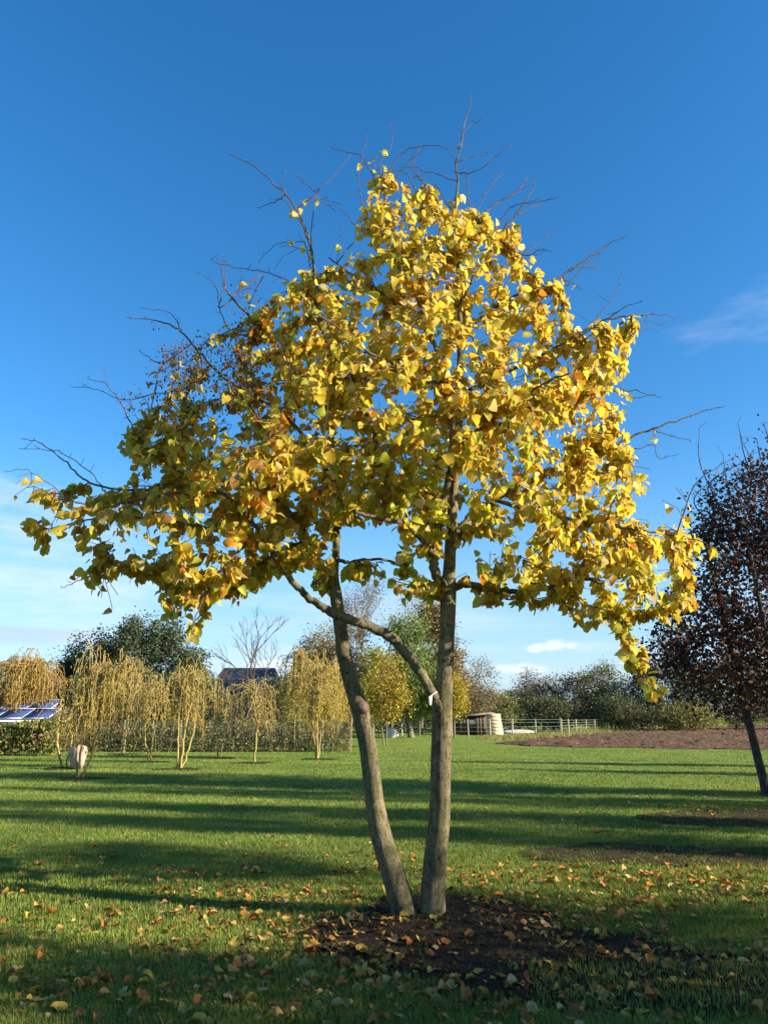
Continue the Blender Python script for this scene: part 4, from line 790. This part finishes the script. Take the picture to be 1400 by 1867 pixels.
# ------------------------------------------------------------------ tumbledown shed
gs = G(885, 1341); YS2 = gs[1]; sc_ = topix(np.array([gs]))[0][2]/FPX
sh = empty('tumbledown_shed', gs, 'tumbledown shed with pale leaning front and dark open side', 'shed')
def X_(p): return P(p, 1330, YS2)[0]
def Z_(p): return P(880, p, YS2)[2]
yw = YS2
for i in range(6):                                # pale leaning front: boards one by one
    z0 = .02+i*(Z_(1301)-.05)/6; z1 = .02+(i+1)*(Z_(1301)-.05)/6; t0, t1 = i/6, (i+1)/6; hgt = Z_(1301)
    xl0, xl1 = X_(889)-.10*t0, X_(889)-.10*t1; xr0, xr1 = X_(918)-.22*t0, X_(918)-.22*t1; jx = rng.uniform(-.012, .012)
    f = [(xl0+jx, yw+.1*t0, z0), (xr0+jx, yw+.1*t0, z0), (xr1+jx, yw+.1*t1, z1-.012), (xl1+jx, yw+.1*t1, z1-.012)]; bk = [(a, b+.03, c) for a, b, c in f]
    m = MB(); m.add(f+bk, [[0, 1, 2, 3], [4, 7, 6, 5], [0, 4, 5, 1], [3, 2, 6, 7], [0, 3, 7, 4], [1, 5, 6, 2]], np.array([2.6, 2.35, 2.0])*rng.uniform(.88, 1.1)); m.build('front_board', MAT['plank'], sh, smooth=False)
for i in range(8):                                # dark side planks
    x0 = X_(838)+i*(X_(886)-X_(838))/8; m = MB(); hh = Z_(1303)*(.86+.02*i)*rng.uniform(.93, 1.0)
    if i in (3, 4): hh2 = hh*.55; box(m, (x0+.17, yw+.9, hh2/2), (.30, .03, hh2), col=(.35, .35, .35))
    else: box(m, (x0+.17, yw+.7, hh/2), (.32, .03, hh), col=(.4, .38, .36))
    m.build('side_plank', MAT['plank'], sh, smooth=False)
m = MB(); zr = Z_(1302); x0, x1 = X_(830), X_(905); v = [(x0, yw+.2, zr-.3), (x1, yw+.5, zr+.02), (x1, yw+3.2, zr+.1), (x0, yw+3.2, zr-.25)]; m.add(v+[(a, b, c+.06) for a, b, c in v], [[3, 2, 1, 0], [4, 5, 6, 7], [0, 1, 5, 4], [1, 2, 6, 5], [2, 3, 7, 6], [3, 0, 4, 7]], (.9, .85, .8)); m.build('roof', MAT['plank'], sh, smooth=False)
m = MB(); box(m, ((x0+x1)/2, yw+3.1, zr*.45), (x1-x0-.2, .05, zr*.9), col=(.3, .3, .3)); m.build('back_wall', MAT['plank'], sh, smooth=False)
m = MB(); box(m, (X_(861), yw+.55, Z_(1317)), (.35, .02, .3), rz=.3, rx=.4); m.build('torn_sheet', MAT['white'], sh, smooth=False)

# ------------------------------------------------------------------ fences
pf = empty('post_and_wire_fence', G(850, 1343), 'grey post and wire fence running past the shed', 'fence'); tops = []
for k, (a, b, t) in enumerate([(652,1342,1309),(690,1342,1310),(704,1342,1312),(733,1342,1308),(746,1342,1306),(765,1342,1309),(800,1342,1308),(824,1342,1308),(854,1342,1312),(894,1342,1311),(934,1341,1311),(977,1340,1311),(1022,1339,1308)]):
    g = G(a, b); h = P(a, t, g[1])[2]; mb = MB(); lx_ = rng.normal()*.05; tube(mb, [(g[0], g[1], -.05), (g[0]+lx_*.5, g[1], h*.5), (g[0]+lx_, g[1]+.02, h)], [.065, .06, .055], 7, np.array([1, 1, 1])*rng.uniform(.6, 1.5)); mb.build('post', MAT['post'], pf); tops.append((g[0]+lx_*.6, g[1]-.07, h))
for z in (.35, .7, 1.05, 1.3):
    mb = MB(); tube(mb, [(x, y, min(z, h-.05)) for x, y, h in tops], [.008]*len(tops), 4); mb.build('wire', MAT['wire'], pf)
rf_ = empty('rail_fence', G(1090, 1335), 'pale rail fence of close posts between field and hedgerow', 'fence'); pts = []
pxs = [1024,1037,1051,1069,1085,1101,1114,1128,1140,1152,1164,1172]
for k, a in enumerate(pxs):
    b = np.interp(a, [1024, 1172], [1339, 1330.5]); g = G(a, b); t = np.interp(a, [1024, 1172], [1312, 1316])-(5 if k in (6, 8) else 0)-rng.uniform(0, 1.5); h = P(a, t, g[1])[2]
    mb = MB(); tube(mb, [(g[0], g[1], -.05), (g[0], g[1], h*.5), (g[0]+rng.normal()*.03, g[1], h)], [.07, .065, .06], 7, np.array([1.2, 1.15, 1.1])*rng.uniform(.9, 1.25)); mb.build('post', MAT['post'], rf_); pts.append((g[0], g[1]-.09, h))
for z in (.28, .52, .76, 1.0, 1.22):
    for i in range(len(pts)-1):
        a, b = np.array(pts[i]), np.array(pts[i+1]); a[2] = b[2] = z; b[2] += .01; mb = MB(); tube(mb, [a, (a+b)/2, b], [.013]*3, 4, (.8, .9, .9)); mb.build('rail', MAT['post'], rf_)

# ------------------------------------------------------------------ grass: real blades, thinning with distance
def blades(n, y0, y1, pw, wscale, hscale, segs, seed):
    r = np.random.default_rng(seed); u_ = r.uniform(size=n); e = 1-pw; Y = (y0**e + u_*(y1**e-y0**e))**(1/e); X = r.uniform(-1, 1, n)*(Y*.56+.9)
    m1 = np.maximum.reduce([bed_signed(X, Y, BED), np.minimum(bed_signed(X, Y, BED2), .03)+(fbm(X*3, Y*3, 88)-.5)*.25, np.minimum(bed_signed(X, Y, BED3), .03)+(fbm(X*3, Y*3, 88)-.5)*.25]); th = fbm(X*1.6, Y*1.6, 55)
    moss = (X > .9) & (Y < 5.6) & (fbm(X*2.5, Y*2.5, 60) > .43)
    keep = (r.uniform(size=n) < np.clip(.75-m1*6, .0, 1)) | (moss & (r.uniform(size=n) < .4)) | ((m1 > 0) & (r.uniform(size=n) < .015)); keep &= r.uniform(size=n) < .55+.8*th
    X, Y, th = X[keep], Y[keep], th[keep]; n = len(X); Z = ground_h(X, Y)-.004
    clump = fbm(X*5, Y*5, 66); h = (.022+.05*clump*r.uniform(.5, 1.25, n))*hscale; a = r.uniform(0, 6.283, n); lean = r.uniform(.1, .75, n)*h; wd = (.0016+.0016*r.uniform(size=n))*wscale*(Y/6)**.75
    dx, dy = np.cos(a), np.sin(a); px_, py_ = -dy*wd, dx*wd; base = np.stack([X, Y, Z], -1); side = np.stack([px_, py_, 0*px_], -1); d = np.stack([dx, dy, 0*dx], -1)
    tone = fbm(X*.8, Y*.8, 70); patch = fbm(X*.35, Y*.9, 71)
    tone = np.clip((tone-.47)*2.0+.5, 0, 1.1); c = np.stack([.095+.14*tone, .155+.135*tone, .022+.028*tone], -1)*r.uniform(.6, 1.35, (n, 1)); dry = r.uniform(size=n) < .07+.10*(patch > .55); c[dry] = np.array([.24, .21, .075])*r.uniform(.7, 1.2, (dry.sum(), 1))
    mb_ = segs
    if segs == 2:
        mid = base+d*(lean*.35)[:, None]+np.array([0, 0, 1])*(h*.62)[:, None]; tip_ = base+d*lean[:, None]+np.array([0, 0, 1])*h[:, None]
        v = np.stack([base-side, base+side, mid-side*.8, mid+side*.8, tip_], 1); f = np.array([[0, 1, 3], [0, 3, 2], [2, 3, 4]])
    else:
        tip_ = base+d*lean[:, None]*.7+np.array([0, 0, 1])*h[:, None]; v = np.stack([base-side, base+side, tip_], 1); f = np.array([[0, 1, 2]])
    k = v.shape[1]; m = MB(); m.add(v.reshape(-1, 3), (f[None]+k*np.arange(n)[:, None, None]).reshape(-1, 3), np.repeat(c, k, 0)); return m
for k, (n, y0, y1, pw, ws, hs, sg) in enumerate([(210000, 4.1, 8.5, 1.2, 1.0, 1.0, 2), (190000, 8.5, 18, 1.4, 1.15, 1.0, 1), (120000, 18, 42, 1.6, 1.5, 1.0, 1)]):
    o = blades(n, y0, y1, pw, ws, hs, sg, 900+k).build('grass', MAT['grass'], smooth=False)
    tag(o, ['blades of mown grass around the mulch bed', 'blades of mown grass across the middle lawn', 'blades of mown grass among the young willows'][k], 'grass', kind='stuff')
# straw-coloured rough grass along the field edge
mb = MB(); r = np.random.default_rng(12); n = 9000; t = r.uniform(size=n); e0 = np.array([G(*p)[:2] for p in [(905,1349),(1010,1343),(1130,1334),(1250,1326.5),(1420,1322)]]); ix = t*4; i = np.minimum(ix.astype(int), 3)
q = e0[i]+(e0[i+1]-e0[i])*(ix-i)[:, None]+r.normal(size=(n, 2))*np.array([1.0, 2.2]); h = r.uniform(.15, .6, n)*np.clip(.5+t, .5, 1.2); ang = r.uniform(0, 6.283, n)
b = np.column_stack([q, np.zeros(n)]); s = np.stack([np.cos(ang), np.sin(ang), 0*ang], -1)*.03; tp = b+np.column_stack([r.normal(size=(n, 2))*.12, h]); c = pick(r, [((.34, .30, .10), 4), ((.25, .26, .07), 4), ((.40, .34, .16), 2)], n)
mb.add(np.stack([b-s, b+s, tp], 1).reshape(-1, 3), np.arange(3*n).reshape(-1, 3), np.repeat(c, 3, 0)); tag(mb.build('rough_grass', MAT['grass'], smooth=False), 'tall straw-coloured grass along the ploughed field edge', 'grass', kind='stuff')

# ------------------------------------------------------------------ fallen leaves
r = np.random.default_rng(77); cand = []
spots = [(560,1690,90,22,90),(610,1760,110,22,70),(480,1640,90,14,60),(700,1800,110,25,60),(560,1830,160,30,55),(1120,1600,200,12,150),(1230,1640,150,14,70),(1000,1660,80,18,50),(1080,1690,90,16,35),(1180,1740,120,20,40),(1260,1790,120,25,35),(1000,1800,100,30,35),(1020,1840,120,20,40),(250,1760,170,40,90),(200,1680,170,25,70),(120,1820,110,30,30),(820,1750,110,50,25),(700,1640,200,15,45),(640,1590,250,18,60),(300,1600,200,20,50),(1330,1620,90,14,55),(920,1700,90,20,14),(1320,1730,90,20,22),(860,1590,90,14,25),(1300,1470,120,12,60),(1000,1500,250,25,40),(400,1560,250,20,30),(-60,1750,80,40,20),(1450,1700,60,50,25)]
for (a, b, sa, sb_, n) in spots:
    for _ in range(int(n*1.5)): cand.append((r.normal()*sa+a, r.normal()*sb_+b))
cand += [(r.uniform(-80, 1480), r.uniform(1560, 1890)) for _ in range(170)] + [(r.uniform(560, 760), r.uniform(1352, 1362)) for _ in range(70)]
cand = [c for c in cand if 1350 < c[1] < 1930]
bs_ = np.array([G(a, b) for a, b in cand]); bs_ = bed_signed(bs_[:, 0], bs_[:, 1], BED); cand = [c for c, b in zip(cand, bs_) if b < .05 or r.uniform() < .7]
FG = np.array([G(a, b) for a, b in cand]); FG[:, 2] = ground_h(FG[:, 0], FG[:, 1]); nF = len(FG)
onbed = bed_signed(FG[:, 0], FG[:, 1], BED) > .0
FS = np.clip(r.normal(.062, .017, nF), .028, .1)*np.where(r.uniform(size=nF) < .15, .7, 1); FK = r.integers(0, len(FT), nF)
FPAL = [np.array([.42, .25, .075]), np.array([.38, .165, .04]), np.array([.46, .31, .06]), np.array([.25, .10, .035]), np.array([.44, .31, .13])]
FNM = ['tan', 'orange-brown', 'dull yellow', 'dark russet', 'pale buff']
FC = r.choice(5, nF, p=[.32, .24, .18, .12, .14]); FC = np.where((FG[:, 1] > 8) & (r.uniform(size=nF) < .35), 1, FC)
nr = np.column_stack([r.normal(size=(nF, 2))*.24, np.ones(nF)]); a = r.uniform(0, 6.283, nF); tp = np.column_stack([np.cos(a), np.sin(a), r.normal(size=nF)*.15]); FRm = frames(tp, nr)
for i in range(nF):                               # rest each leaf on the ground or on the grass tips
    zl = (FRm[i] @ FT[FK[i]][0].T)[2]*FS[i]; FG[i, 2] += -zl.min()*.75 + (.004 if onbed[i] else .012)
vis = topix(FG); inside = (vis[:, 0] > 5) & (vis[:, 0] < 1395) & (vis[:, 1] < 1862)
order = np.argsort(-(FS/vis[:, 2])*inside)[:290]
for i in order:
    o = bpy.data.objects.new('fallen_leaf', leaf_proto(FT, int(FK[i]), int(FC[i]), FPAL, MAT['fallen'], 'fallen_leaf')); COL.objects.link(o)
    o.matrix_world = Matrix.Translation(Vector(FG[i].tolist())) @ Matrix(FRm[i].tolist()).to_4x4() @ Matrix.Scale(float(FS[i]), 4)
    pl_ = 'on the dark mulch bed' if onbed[i] else 'on the grass'; fm_ = ['flat', 'slightly folded', 'folded', 'upturned', 'domed', 'tightly folded'][FK[i]]; tag(o, f'{fm_} {FNM[FC[i]]} fallen leaf lying {pl_}', 'leaf', f'{fm_} {FNM[FC[i]]} fallen leaves {pl_}')
rest = np.setdiff1d(np.arange(nF), order); fc = np.array(FPAL)[FC[rest]]*r.uniform(.7, 1.25, (len(rest), 1)); mb = MB(); inst(mb, FT, FK[rest], FG[rest], FRm[rest], FS[rest], fc)
# bits of broken leaf litter between them
nb = 7000; sidx = r.integers(0, len(spots), nb); bx_ = np.array([G(r.normal()*spots[i][2]*1.15+spots[i][0], min(1920, max(1470, r.normal()*spots[i][3]*1.25+spots[i][1]))) for i in sidx]); bx_[:, 2] = ground_h(bx_[:, 0], bx_[:, 1])+r.uniform(.006, .022, nb)
kb = (bed_signed(bx_[:, 0], bx_[:, 1], BED) < .05) | (r.uniform(size=nb) < .25); bx_ = bx_[kb]; nb = len(bx_)
rhombs(mb, bx_, r.uniform(.012, .045, nb), np.array(FPAL)[r.choice([0, 1, 1, 3], nb)]*r.uniform(.5, 1.05, (nb, 1)), r, 1.5, nrm=np.column_stack([r.normal(size=(nb, 2))*.5, np.ones(nb)]))
tag(mb.build('leaf_litter', MAT['fallen']), 'smaller scattered dead leaves and leaf fragments over lawn and bed', 'leaf litter', kind='stuff')
